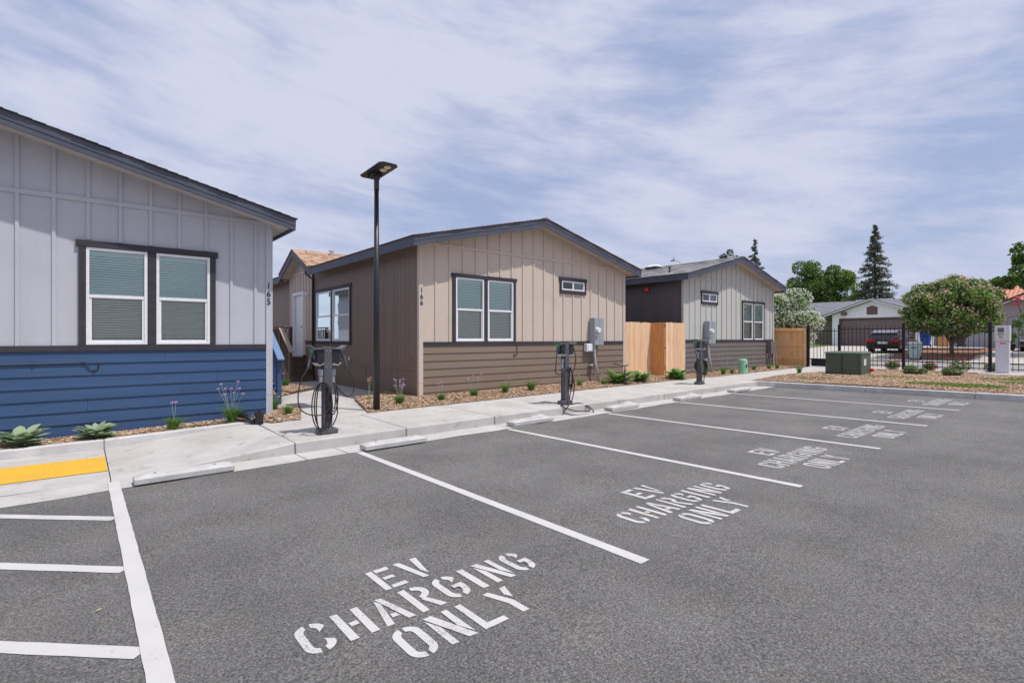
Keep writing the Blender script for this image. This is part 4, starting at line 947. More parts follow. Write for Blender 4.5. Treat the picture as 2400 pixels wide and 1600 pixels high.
# ================================================================ FENCES
def cedar_panel(name, label, p0, p1, h, z0, face, mats, rails=False, kick=.30, seed=1, posts=2):
    root = thing(name, label, 'fence', (p0[0], p0[1], z0)); rr = random.Random(seed)
    d = Vector((p1[0]-p0[0], p1[1]-p0[1], 0)); ln = d.length; a = math.atan2(d.y, d.x); root.rotation_euler = (0,0,a)
    x = 0; mb = [MB(), MB()]
    while x < ln-.01:
        w_ = min(.138, ln-x); k = rr.randrange(2); t = rr.uniform(0,.006); hh = h+rr.uniform(-.012,.012)
        mb[k].add([], []); 
        y0_ = -.018-t
        mb[k].prism([(x+.002,y0_,kick),(x+w_-.002,y0_,kick),(x+w_-.002,y0_,hh-.03),(x+w_-.03,y0_,hh),(x+.03,y0_,hh),(x+.002,y0_,hh-.03)], (0,.018,0)); x += w_
    for k in (0,1):
        if mb[k].v: mb[k].build('fence_boards', mats[k], root)
    m = MB(); m.box(0,-.03,.0,ln,.0,kick*.5-.004); m.box(0,-.032,kick*.5,ln,.002,kick-.003); m.build('kick_board', mats[1], root)
    yr = -.07 if rails else .0
    for k, zr in enumerate((.34, h*.53, h-.16)):
        m = MB(); m.box(0, yr if not rails else -.075, zr, ln, .038 if not rails else -.026, zr+.09); m.build('rail', mats[0], root)
    for k in range(posts):
        m = MB(); xx = (ln-.09)*k/max(1, posts-1); m.box(xx, .002 if not rails else -.12, -.1, xx+.09, .09 if not rails else -.03, h-.02); m.build('post', mats[0], root)
    return root
CM = (M['cedar'], M['cedar2'])
cedar_panel('cedar_fence', 'long pale cedar fence panel directly right of the beige house', (14.09,11.0), (15.92,11.0), 2.0, .15, 1, CM, seed=3)
cedar_panel('cedar_fence', 'narrow shaded cedar panel turning the corner between the two pale ones', (15.86,10.98), (15.86,10.42), 2.0, .14, 1, (M['orange_cedar'], M['orange_cedar']), seed=5)  # same fence, its shade put into a darker orange wood colour
cedar_panel('cedar_fence', 'short pale cedar panel touching the sage house corner', (15.9,10.42), (17.13,10.42), 2.0, .15, 1, CM, seed=7)
mb = MB(); mb.box(15.2,9.6,.05,16.0,10.38,.215); tag(mb.build('concrete_step', M['conc'], bevel=.01), 'small concrete pad at the foot of the cedar fence corner', 'step')
cedar_panel('cedar_fence', 'tall cedar fence seen from its railed back, between the sage house and the gate', (26.0,13.5), (26.0,9.45), 1.80, .27, -1, (M['cedar3'], M['cedar3b']), rails=True, seed=9, posts=3)
def iron_panel(name, label, cat, ya, yb, group, ztop=2.10, zbot=.36, xx=26.0, kick=False):
    root = thing(name, label, cat, (xx, ya, .27), group)
    n = max(2, int(round((ya-yb)/.152))); o = (xx, ya, .27)
    m = MB(); m.box(xx-.018,yb+.03,ztop-.13,xx+.018,ya-.03,ztop-.10); m.build('top_rail', M['ironblk'], root, off=o)
    m = MB(); m.box(xx-.018,yb+.03,zbot+.07,xx+.018,ya-.03,zbot+.10); m.build('bottom_rail', M['ironblk'], root, off=o)
    m = MB(); m.box(xx-.009,ya-.1-.009,zbot,xx+.009,ya-.1+.009,ztop-.012); m.add([(xx-.009,ya-.109,ztop-.012),(xx+.009,ya-.109,ztop-.012),(xx+.009,ya-.091,ztop-.012),(xx-.009,ya-.091,ztop-.012),(xx,ya-.1,ztop+.012)], [(0,1,4),(1,2,4),(2,3,4),(3,0,4)])
    for k in range(n-1):
        yy = ya-(ya-yb)*(k+1)/n; p = m.build('picket', M['ironblk'], root, off=(xx, ya-.1, .27)) if k == 0 else None
        if k == 0: first = p; p.location = (0, yy-ya, 0)
        else: p = first.copy(); COL.objects.link(p); p.parent = root; p.location = (0, yy-ya, 0)
    if kick: m = MB(); m.box(xx-.01,yb+.04,zbot-.06,xx+.01,ya-.04,zbot+.30); m.build('kick_plate', M['ironblk'], root, off=o)
    return root
py = [8.06,5.76,3.13,.55,-2.0,-4.6]
iron_panel('iron_gate', 'black iron picket gate with a solid kick plate beside the cedar fence', 'gate', 9.30, 8.16, None, ztop=2.03, kick=True)
plab = ['black iron fence panel behind the transformer and parked car', 'black iron fence panel in front of the crape myrtle', 'black iron fence panel crossing behind the white kiosk', 'iron fence panel outside the picture right of the kiosk', 'farthest iron fence panel outside the picture']
for k in range(4): iron_panel('iron_fence', plab[k], 'fence', py[k], py[k+1], 'iron fence panels along the street')
pl = ['black gate post against the cedar fence', 'thick black post between the gate and the iron fence', 'black fence post in front of the parked car side', 'black fence post just left of the white kiosk', 'black fence post right of the kiosk']
for k, yy in enumerate((9.38, 8.10, 5.76, 3.13, .55)):
    m = MB(); m.box(-.05,-.05,-.1,.05,.05,1.90); m.box(-.06,-.06,1.90,.06,.06,1.925)
    tag(m.build('fence_post', M['ironblk'], loc=(25.98, yy, .27)), pl[k], 'post', 'square posts of the iron fence')

# ================================================================ EV CHARGERS
def charger_core():
    root = thing('ev_charger', '', 'charger', (0,0,0))
    m = MB(); m.box(-.052,-.055,.05,.052,.055,1.34); m.box(-.064,-.066,.05,.064,-.056,1.345); m.box(-.064,.056,.05,.064,.066,1.345); m.build('post', M['cgrey'], root, bevel=.004)
    m = MB(); m.box(-.15,-.10,0,.15,.10,.085); m.box(-.05,-.115,.01,.05,.115,.10); m.build('base_cover', M['cgrey'], root, bevel=.022)
    m = MB(); [m.cyl((dx_,-.066,zz),(dx_,-.073,zz),.009,n=8) for dx_ in (-.025,.025) for zz in (1.04,1.29)]; m.ball((0,-.068,1.24),.008,n=6,m=4); m.ball((0,-.068,1.08),.008,n=6,m=4); m.build('bolt', M['clight'], root)
    for s in (-1, 1):
        m = MB()   # body: side profile in xz extruded over y
        prof = [(.06,1.09),(.14,1.07),(.185,1.10),(.18,1.21),(.205,1.29),(.17,1.31),(.06,1.31)]
        pr = [(s*x,-.10,z) for x, z in prof]
        if s > 0: pr = pr[::-1]
        m.prism([(a, y_*.8, z_) for a, y_, z_ in pr], (0,.16,0)); u = m.build('charging_unit', M['cdark'], root, bevel=.02)
        m = MB(); pr = [(s*x,-.104,z) for x, z in ((.06,1.325),(.19,1.325),(.275,1.375),(.285,1.365),(.235,1.285),(.205,1.305),(.06,1.305))]
        if s > 0: pr = pr[::-1]
        m.prism(pr, (0,.208,0)); m.build('top_shell', M['cshell'], u, bevel=.008)
        m = MB(); pr = [(s*x,-.105,z) for x, z in ((.07,1.085),(.145,1.055),(.195,1.095),(.188,1.105),(.142,1.07),(.07,1.10))]
        if s > 0: pr = pr[::-1]
        m.prism(pr, (0,.21,0)); m.build('bottom_shell', M['clight'], u)
        m = MB()
        m.quad((s*.236,-.055,1.285),(s*.236,.055,1.285),(s*.280,.055,1.362),(s*.280,-.055,1.362)); m.quad((s*.205,-.055,1.22),(s*.205,.055,1.22),(s*.238,.055,1.285),(s*.238,-.055,1.285))
        if s < 0: m.build('status_light', M['green_led'], u)
        m = MB(); m.tube(spline([(s*.18,-.01,1.17),(s*.215,-.015,1.24),(s*.255,-.02,1.20),(s*.285,-.03,1.10),(s*.30,-.035,1.03)],5), [.03,.034,.034,.03,.028,.026,.026,.026,.026,.026,.025,.024,.022,.02,.018,.018,.018,.018,.017,.016,.015], 8)
        m.build('connector', M['cshell'], u, smooth=True)
        m = MB(); m.box(s*.058,-.04,.90,s*.13,.04,1.0); m.box(s*.04,-.03,.78,s*.12,.03,.90); m.build('cable_hook', M['clight'], root, bevel=.01)
    return root
def coil(cx, cy, cz, ax, ay, rz_, loops, jit, seed, tilt=0.0):
    rr = random.Random(seed); pts = []; c, s = math.cos(ax), math.sin(ax)
    for l in range(loops):
        kx = 1+rr.uniform(-jit, jit); kz = 1+rr.uniform(-jit*.5, jit*.3); o = rr.uniform(-.02, .02)
        for i in range(14):
            t = math.pi/2+2*math.pi*i/14; u = ay*kx*math.cos(t); zz = rz_*(math.sin(t)-1)*kz
            pts.append((cx+u*c+o*-s, cy+u*s+o*c+tilt*zz, cz+zz))
    return pts
def tubes(parent, curves, r=.0095):
    for p in curves:
        m = MB(); m.tube(spline(p, 3), r, 7); m.build('charging_cable', M['cable'], parent, smooth=True)
ch1 = charger_core(); ch1['label'] = 'grey twin EV charger with cables looped on both sides, nearest the viewer'; ch1['group'] = 'twin EV chargers on the sidewalk'
ch2 = dup(ch1, (8.14,7.86,swz(8.14)+.002), 'middle twin EV charger with its cable dropped in a heap around the base')
ch3 = dup(ch1, (14.40,8.25,swz(14.4)+.002), 'farthest twin EV charger with a tight round cable coil')
ch1.location = (2.93,7.96,swz(2.93)+.002)
tubes(ch1, [
    [(-.30,-.035,1.03),(-.40,-.05,.86),(-.45,-.06,.66),(-.44,-.07,.46),(-.34,-.09,.35),(-.16,-.11,.31),(-.02,-.12,.38),(.03,-.11,.55),(-.02,-.10,.72),(-.10,-.07,.80)] ,
    coil(-.11,-.085,.81,.1,.15,.37,3,.42,3)+[(-.06,-.1,.62),(.04,-.12,.3),(-.02,-.13,.12)],
    [(.30,-.035,1.03),(.41,-.05,.80),(.40,-.06,.62),(.30,-.07,.56),(.18,-.08,.66),(.09,-.07,.78)],
    coil(.10,-.03,.79,.7,.12,.24,3,.35,5)+[(.12,-.06,.55),(.13,-.1,.32),(.05,-.12,.14)]])
tubes(ch2, [
    [(-.30,-.035,1.03),(-.33,-.05,.88),(-.38,-.09,.72),(-.30,-.12,.67),(-.12,-.09,.76),(.02,-.09,.80),(.10,-.10,.70),(.13,-.12,.5),(.02,-.14,.25),(-.10,-.22,.04),(-.25,-.3,-.02),(-.42,-.36,-.10),(-.30,-.52,-.15),(0,-.60,-.16),(.32,-.55,-.15),(.40,-.33,-.05),(.25,-.16,.02),(0,-.2,.02),(-.3,-.18,.016),(-.36,-.30,.0),(-.15,-.42,-.09),(.2,-.47,-.12),(.36,-.40,-.10),(.30,-.22,.012)],
    coil(.12,-.04,.80,1.15,.11,.22,5,.3,8)+[(.18,-.1,.5),(.17,-.1,.25),(.08,-.13,.1)],
    [(.30,-.035,1.03),(.28,-.05,.9),(.2,-.06,.7),(.12,-.05,.78)]], r=.0125)
tubes(ch3, [
    [(-.30,-.035,1.03),(-.30,-.08,.88),(-.26,-.12,.7),(-.28,-.18,.5),(-.26,-.18,.25),(-.12,-.14,.06)],
    coil(-.07,-.12,.76,-.55,.185,.20,5,.10,12), coil(.10,.02,.76,-.5,.185,.20,4,.12,14), [(-.05,-.13,.8),(.05,-.15,.5),(.0,-.14,.09)]], r=.0125)

# ================================================================ SOLAR LAMP
lp = thing('solar_street_lamp', 'tall black solar lamp post with a flat tilted panel head', 'street lamp', (4.56, 9.66, .12))
m = MB(); m.cyl((0,0,-.05),(0,0,4.50),.068,.045,n=16); m.build('pole', M['black'], lp, smooth=True)
m = MB(); m.cyl((0,0,4.44),(0,0,4.68),.052,n=12); m.cyl((.0,-.055,4.46),(.0,-.09,4.46),.012,n=6); m.cyl((.0,-.055,4.60),(.0,-.09,4.60),.012,n=6); m.ball((0,0,4.70),.075,n=10,m=6); m.box(-.05,-.03,4.68,.05,.03,4.80); m.build('bracket', M['lamp_grey'], lp)
Th = Matrix.Translation((0,0,4.79)) @ Matrix.Rotation(math.radians(-90), 4, 'Z') @ Matrix.Rotation(math.radians(-2.5), 4, 'Y')
m = MB(); m.T = Th
m.prism([(-.34,-.20,0),(.52,-.20,0),(.60,-.13,0),(.60,.13,0),(.52,.20,0),(-.34,.20,0),(-.40,.13,0),(-.40,-.13,0)], (0,0,.028)); hd = m.build('lamp_head', M['lamp_grey'], lp, bevel=.006)
for xx in (.24, .42):
    m = MB(); m.T = Th; m.cyl((xx,.03,-.02),(xx,.03,-.001),.062,.07,n=14); m.build('lens', M['lens'], hd)
m = MB(); m.T = Th; m.box(-.2,-.10,-.07,.06,.10,-.001); m.build('driver_box', M['black'], hd, bevel=.008)
# distant street light behind the roofs
sl_ = thing('street_light', 'thin distant street light arm showing above the grey shingle roof', 'street light', (44.0, 27.0, .9))
m = MB(); m.cyl((0,0,0),(0,0,7.7),.07,.05,n=8); m.build('pole', M['pvc'], sl_)
m = MB(); m.tube(spline([(0,0,7.65),(-.05,.3,8.02),(-.1,.75,8.22)],5), .03, 6); m.build('arm', M['pvc'], sl_)
m = MB(); m.box(-.2,.7,8.18,-.0,1.15,8.26); m.cyl((-.1,.85,8.26),(-.1,.85,8.5),.04,n=6); m.build('lamp_head', M['lamp_grey'], sl_, bevel=.03)

# ================================================================ SITE OBJECTS
dp = thing('drain_elbow', 'black plastic drain elbow and capped pipe in the mulch by the blue siding', 'drain pipe', (2.36, 9.66, .10))
m = MB(); m.tube(spline([(-.20,.72,.12),(-.19,.42,.13),(-.12,.16,.10),(-.04,.03,-.03)],5), .058, 12); m.build('elbow', M['black'], dp, smooth=True)
m = MB(); m.cyl((0,-.06,-.06),(0,-.06,.20),.066,n=14); m.cyl((0,-.06,.15),(0,-.06,.21),.074,n=14); m.cyl((0,-.06,.21),(0,-.06,.235),.022,n=4); m.build('pipe_riser', M['black'], dp)
m = MB(); m.tube(spline([(1.25,10.1,.10),(1.7,10.02,.115),(2.1,10.0,.125),(2.5,9.98,.14),(2.8,10.0,.14)],5), .009, 6); tag(m.build('drip_hose', M['cable']), 'thin brown drip hose lying on the mulch by the lilac flowers', 'hose')
wp = thing('hose_riser', 'grey T shaped water pipe riser standing in front of a hosta', 'water pipe', (12.42, 9.52, .18))
m = MB(); m.cyl((0,0,-.1),(.0,0,.56),.020,n=8); m.tube([(-.40,.12,.66),(-.02,0,.58),(.10,-.03,.60)], .016, 8); m.build('pipe', M['lamp_grey'], wp, smooth=True)
m = MB(); m.ball((.13,-.04,.62),.03,n=8,m=6); m.build('tap', M['chrome'], wp)
gp = thing('utility_pedestal', 'pale green round utility pedestal by the taupe siding', 'pedestal', (19.55, 9.38, .2))
m = MB(); m.cyl((0,0,0),(0,0,.55),.17,.16,n=20); m.cyl((0,0,.55),(0,0,.585),.16,.12,n=20); m.cyl((0,0,.05),(0,0,.09),.185,n=20); m.build('cover', M['pgreen'], gp, smooth=False, bevel=.01)
m = MB(); m.box(-.08,-.176,.28,-.02,-.155,.38); m.build('label_plate', M['ink'], gp)
tf = thing('transformer', 'dark green metal transformer cabinet on a concrete pad', 'transformer', (20.95, 5.85, .30))
m = MB(); m.box(-.35,-.35,-.25,1.5,1.6,-.035); m.build('pad', M['conc'], tf, bevel=.01)
m = MB(); m.box(0,0,-.03,1.05,1.14,.74); bd = m.build('cabinet', M['tgreen'], tf, bevel=.01)
m = MB(); m.hexa([(-.03,-.03,.74),(1.08,-.03,.74),(1.08,1.17,.74),(-.03,1.17,.74),(.0,.0,.79),(1.05,.0,.81),(1.05,1.14,.81),(0,1.14,.79)]); m.build('lid', pm('transformer_lid', (.13,.16,.13), (.11,.14,.11), rough=.35), tf)
m = MB(); m.box(-.012,.58,.0,-.001,.60,.72); m.box(-.03,.10,.03,-.001,.56,.70); m.box(-.03,.62,.03,-.001,1.12,.70); m.build('door', M['tgreen'], tf, bevel=.008)
m = MB(); m.box(.26,-.008,.32,.50,-.001,.55); m.build('warning_label', M['sticker'], tf)
m = MB(); m.ball((1.02,-.05,.14),.07,n=10,m=6); m.cyl((1.02,-.03,.14),(1.02,0,.14),.05,n=8); m.build('red_cap', M['red'], tf)
ks = thing('entry_kiosk', 'white metal call box kiosk numbered 3572 in front of the iron fence', 'kiosk', (25.25, 2.53, .30))
m = MB(); m.box(.0,.02,0,.36,.44,1.18); m.build('cabinet', M['kiosk'], ks, bevel=.006)
m = MB(); m.box(-.03,0,1.182,.38,.46,1.74); hb = m.build('head_box', M['kiosk'], ks, bevel=.008)
m = MB(); m.box(-.045,.09,1.24,-.031,.40,1.70); m.build('face_plate', M['sticker'], hb)
m = MB(); m.box(-.055,.17,1.50,-.046,.36,1.66); m.build('screen', M['screen'], hb)
TK = Matrix(((0,0,1,0),(-1,0,0,0),(0,1,0,0),(0,0,0,1)))
def ktext(t, y, z, s, nm='lettering'):
    vs, fs = text_mesh(t, s); m = MB(); m.T = Matrix.Translation((-.050, y, z)) @ TK; m.add(vs, fs); m.build(nm, M['ink'], hb)
ktext('3572', .26, 1.395, .10, 'number'); ktext('566', .26, 1.30, .085, 'number')
m = MB(); m.box(-.008,.06,.06,-.001,.42,1.08); m.cyl((-.02,.10,.55),(-.001,.10,.55),.03,n=8); m.build('cabinet_door', M['kiosk'], ks)
m = MB(); m.box(-.012,.12,1.08,-.009,.30,1.12); m.build('red_label', M['petalr'], ks)
ks.scale = (1, .86, 1)
m = MB(); m.box(24.4,1.9,.02,25.85,3.3,.335); tag(m.build('kiosk_pad', M['conc'], bevel=.01), 'pale concrete slab under the white kiosk', 'slab')

# ================================================================ PLANTS
def leaf_clump(name, label, cat, loc, n, ln, wd, mats, seed, group=None, arch=1.0, up=1.25, h0=.0, probs=(.65,.35)):
    rr = np.random.RandomState(seed); V = []; F = []; MI = []
    for i in range(n):
        a = rr.uniform(0, 6.283); e = rr.uniform(.12, 1)*up; L_ = ln*rr.uniform(.5, 1.1); w_ = wd*rr.uniform(.7, 1.1)
        k = 5; prof = [.3,.75,1,.98,.75,.08]; r0 = rr.uniform(0,.05)*ln/.3
        ca, sa = math.cos(a), math.sin(a); b = len(V)
        for j in range(k+1):
            t = j/k; r = r0+L_*t*math.cos(e*(1-.55*t*arch)); z = h0+L_*math.sin(e)*(1.3*t-.45*arch*t*t)+.01
            z = max(z, .012)
            ww = w_*prof[j]/2
            V += [(ca*r+sa*ww, sa*r-ca*ww, z+ww*.35), (ca*r, sa*r, z), (ca*r-sa*ww, sa*r+ca*ww, z+ww*.35)]
        mi = rr.choice([0,1], p=list(probs))
        for j in range(k):
            for s in (0,1): F.append((b+3*j+s, b+3*j+s+1, b+3*j+s+4, b+3*j+s+3)); MI.append(mi)
    o = qmesh(name, np.array(V), np.array(F), np.array(MI), mats, loc=loc)
    return tag(o, label, cat, group)
def grass_clump(name, label, cat, loc, n, h, seed, stalks=(), mats=None, group=None, petal=None, spread=.75, w_=.0055):
    root = thing(name, label, cat, loc, group); rr = np.random.RandomState(seed); V = []; F = []; MI = []
    for i in range(n):
        a = rr.uniform(0, 6.283); hh = h*rr.uniform(.55, 1.1); sp = spread*rr.uniform(.2, 1.3)*hh; x0 = rr.normal()*.028; y0 = rr.normal()*.028
        ca, sa = math.cos(a), math.sin(a); s = rr.uniform(0, 3.14); wx, wy = math.cos(s)*w_, math.sin(s)*w_; b = len(V)
        for j in range(4):
            t = j/3; q = 1-.85*t; x = x0+ca*sp*t**1.6; y = y0+sa*sp*t**1.6; z = hh*(t-.18*t*t*rr.uniform(.5,1.5))
            V += [(x-wx*q, y-wy*q, z), (x+wx*q, y+wy*q, z)]
        mi = rr.randint(2)
        for j in range(3): F.append((b+2*j, b+2*j+1, b+2*j+3, b+2*j+2)); MI.append(mi)
    qmesh('leaves', np.array(V), np.array(F), np.array(MI), mats or [M['grass1'], M['grass2']], parent=root)
    for k, (dx_, dy_, hz) in enumerate(stalks):
        m = MB(); m.tube(spline([(rr.uniform(-.02,.02),rr.uniform(-.02,.02),0),(dx_*.4,dy_*.4,hz*.5),(dx_,dy_,hz)],4), .0028, 5); st = m.build('stalk', M['stem'], root)
        m = MB()
        for q in range(9):
            a = rr.uniform(0, 6.28); e = rr.uniform(-.4, .8); l = .021; p = (dx_+math.cos(a)*l*math.cos(e), dy_+math.sin(a)*l*math.cos(e), hz+math.sin(e)*l)
            m.ball(p, .0085, (1,1,.8), n=5, m=4)
        m.build('flower', petal or M['petall'], st)
    return root
LG = 'lilac flowered clumps in the mulch'
leaf_clump('lamb_ear', 'grey green lamb ear plant at the left edge under the blue siding', 'plant', (-.66,10.12,.045), 75, .30, .13, [M['lamb'], M['lamb2']], 21, 'broad grey green leaved plants')
leaf_clump('lamb_ear', 'grey green lamb ear plant left of the back curb joint', 'plant', (.18,10.13,.05), 75, .25, .11, [M['lamb'], M['lamb2']], 22, 'broad grey green leaved plants')
for k, (x, y, ln, lab) in enumerate(((12.65,9.9,.50,'large hosta behind the grey T shaped water riser'),(13.62,9.85,.40,'green hosta in front of the long cedar fence panel'),(15.30,9.62,.42,'green hosta just left of the farthest charger'))):
    leaf_clump('hosta', lab, 'plant', (x, y, bedz(x,y)+.01), 110, ln, .105, [M['hosta'], M['hosta2']], 31+k, 'green hostas by the cedar fence', up=1.5)
def st(n, seed, h, sp):
    r_ = random.Random(seed); return [(r_.uniform(-sp,sp), r_.uniform(-sp,sp)*.6, h*r_.uniform(.7,1.05)) for _ in range(n)]
cl = [
 (1.17,10.05,.10,'grass clump with one lilac bloom in front of the blue siding',.17,2,.50,.05,M['petall'],110),
 (2.02,10.06,.12,'largest lilac flower clump, beside the black drain elbow',.24,9,.68,.20,M['petall'],160),
 (3.00,11.12,.12,'dark spiky clump at the back of the mulch by the grey corner',.30,3,.36,.12,M['petall'],60),
 (3.05,10.32,.12,'small dark green clump in the mulch corner right of the grey house',.20,0,.3,.1,M['petall'],60),
 (4.62,15.9,.13,'green clump in the small mulch triangle by the stairs',.26,2,.5,.1,M['petall'],80),
 (5.30,10.10,.16,'lilac flower clump right of the lamp post',.17,11,.52,.13,M['petall'],150),
 (5.05,11.1,.14,'thin pale flower stalks right behind the lamp post',.10,4,.55,.07,M['petalp'],40),
 (6.32,10.02,.16,'sparse lilac clump at the beige house left corner',.15,4,.46,.1,M['petall'],100),
 (7.30,10.12,.17,'lilac clump under the double window of the beige house',.17,5,.58,.18,M['petall'],120),
 (8.32,10.15,.18,'arching green clump without blooms under the beige house wall',.26,2,.4,.12,M['straw'],70),
 (9.18,10.12,.18,'green clump with a single orange flower',.26,1,.42,.03,M['petalo'],100),
 (11.1,10.15,.19,'small green clump with dry seed heads left of the meter conduit',.20,2,.30,.12,M['straw'],50),
 (11.95,9.95,.20,'small green clump with dry seed heads right of the meter conduit',.17,3,.34,.08,M['straw'],50),
 (17.55,9.85,.24,'green clump at the foot of the sage house conduit',.36,0,.3,.1,M['petall'],80),
 (18.35,9.55,.25,'upright grass clump midway along the taupe siding',.28,3,.75,.25,M['petalp'],70),
 (19.0,9.55,.25,'low dark clump left of the pale green pedestal',.18,2,.5,.2,M['petall'],60),
 (21.5,9.85,.26,'small dark clump right of the pale green pedestal',.20,3,.62,.12,M['petalp'],60),
 (22.6,9.72,.27,'lilac clump in front of the cedar fence, left one',.18,5,.62,.15,M['petall'],60),
 (23.3,9.66,.27,'lilac clump in front of the cedar fence, right one',.2,6,.62,.15,M['petall'],60),
 (20.6,7.75,.29,'spiky grey green weed beside the transformer pad',.30,0,.3,.1,M['petall'],50)]
for k, (x, y, z, lab, h, ns, hs, sp, pt, n) in enumerate(cl):
    grass_clump('flowering_clump' if ns else 'grass_clump', lab, 'plant', (x, y, z), int(n*2.6), h*1.3, 60+k, st(ns, k, hs, sp), group=LG if pt is M['petall'] and ns else None, petal=pt)

def leafcloud(blobs, leaf, seed, mats, probs, shell=.55, flat_=0.0):
    rr = np.random.RandomState(seed); P = []; SZ = []
    for (cx, cy, cz, rx, ry, rz_, n) in blobs:
        d = rr.normal(size=(n,3)); d /= np.linalg.norm(d, axis=1)[:,None]; r = (shell+(1-shell)*rr.uniform(size=n))**.8
        r *= 1+.14*np.sin(d[:,0]*7+cx)*np.sin(d[:,1]*6+cy)*np.cos(d[:,2]*8+cz)
        P.append(np.stack([cx+d[:,0]*r*rx, cy+d[:,1]*r*ry, cz+d[:,2]*r*rz_], 1))
    P = np.concatenate(P); n = len(P)
    a = rr.normal(size=(n,3)); a /= np.linalg.norm(a, axis=1)[:,None]; b = rr.normal(size=(n,3)); b -= (b*a).sum(1)[:,None]*a; b /= np.linalg.norm(b, axis=1)[:,None]
    if flat_: a[:,2] *= (1-flat_); b[:,2] *= (1-flat_)
    s = leaf*rr.uniform(.55,1.25,n)[:,None]
    V = np.stack([P-a*s-b*s*.15, P-b*s*.55, P+a*s, P+b*s*.55], 1).reshape(-1,3); F = np.arange(n*4).reshape(-1,4)
    return V, F, rr.choice(len(mats), n, p=probs)
def crown_blobs(cx, cy, cz, rx, ry, rz_, k, n, seed, br=.45, hollow=.7):
    rr = random.Random(seed); B = []
    for i in range(k):
        while True:
            u, v, w1 = rr.uniform(-1,1), rr.uniform(-1,1), rr.uniform(-1,1); q = u*u+v*v+w1*w1
            if .15 < q <= 1: break
        s = br*rr.uniform(.6, 1.15); f = hollow
        B.append((cx+u*rx*f, cy+v*ry*f, cz+w1*rz_*f, rx*s, ry*s, rz_*s*.85, n))
    return B
def tree(name, label, cat, loc, trunk, crown, leaf, seed, mats, probs, group=None, crown_name='crown', extra=None, shell=.5):
    root = thing(name, label, cat, loc, group)
    m = MB()
    for pts, r in trunk: m.tube(spline(pts, 4), [r*(1-.6*i/(4*(len(pts)-1))) for i in range(4*(len(pts)-1)+1)], 8)
    m.build('trunk', M['bark'], root, smooth=True)
    V, F, MI = leafcloud(crown, leaf, seed, mats, probs, shell); qmesh(crown_name, V, F, MI, mats, parent=root)
    if extra:
        for nm, bl_, lf, mt, pb in extra:
            V, F, MI = leafcloud(bl_, lf, seed+5, mt, pb, .9); qmesh(nm, V, F, MI, mt, parent=root)
    return root
LM = [M['leafA'], M['leafB'], M['leafC'], M['leafP']]
def fan_trunk(h, r, spread, k=4, z0=0):
    return [([(math.cos(i*1.6)*.1, math.sin(i*1.6)*.1, z0), (math.cos(i*1.6)*spread*.3, math.sin(i*1.6)*spread*.3, h*.5), (math.cos(i*1.6)*spread, math.sin(i*1.6)*spread, h)], r) for i in range(k)]
# white flowering shrub
B = crown_blobs(0,0,2.55,2.0,2.1,1.75,26,520,4,.42)+crown_blobs(0,0,1.7,1.7,1.9,1.3,12,500,5,.5)
tree('white_flowering_shrub', 'big rounded shrub covered in white blossom behind the cedar fence', 'shrub', (29.3,11.75,.25), fan_trunk(2.6,.07,1.0), B, .075, 4, LM, [.3,.4,.2,.1], extra=[('blossom', [(b[0],b[1],b[2],b[3]*1.05,b[4]*1.05,b[5]*1.08,420) for b in B], .058, [M['petalw']], [1.0])])
bpy.data.objects['white_flowering_shrub'].scale = (.95,.93,.97)
# crape myrtle
B = []
for k in range(60):
    rr_ = random.Random(200+k); a = rr_.uniform(0,6.28); r = 1.95*math.sqrt(rr_.uniform(0,1)); z = 2.9+1.45*(1-(r/2.5)**2)*rr_.uniform(-.85,1.0)
    q_ = rr_.uniform(.7,1.2); B.append((math.cos(a)*r*1.05, math.sin(a)*r, z+rr_.uniform(-.12,.2), .58*q_, .58*q_, .42*q_, 560))
for k in range(16):
    a = k*.39+.1; B.append((math.cos(a)*1.6, math.sin(a)*1.6, 2.1+.25*math.sin(k*2.3), .62, .62, .42, 480)); B.append((math.cos(a*2)*.8, math.sin(a*2)*.8, 1.75+.2*math.sin(k), .5, .5, .35, 260))
tree('crape_myrtle', 'wide green tree speckled with pink blossom in front of the red roofed house', 'tree', (38.2,6.2,.45), [([(0,0,0),(.05,.05,1.0),(.1,.0,1.9)],.12)]+[([(0,0,.8),(math.cos(t)*.6,math.sin(t)*.6,1.7),(math.cos(t)*1.5,math.sin(t)*1.5,2.9)],.07) for t in (0,1.3,2.5,3.8,5)], B, .085, 8, LM, [.45,.35,.12,.08], extra=[('blossom', [(b[0],b[1],b[2]+.08,b[3]*1.05,b[4]*1.05,b[5]*1.05,105) for b in B], .075, [M['petalp'], M['leafP']], [.6,.4])])
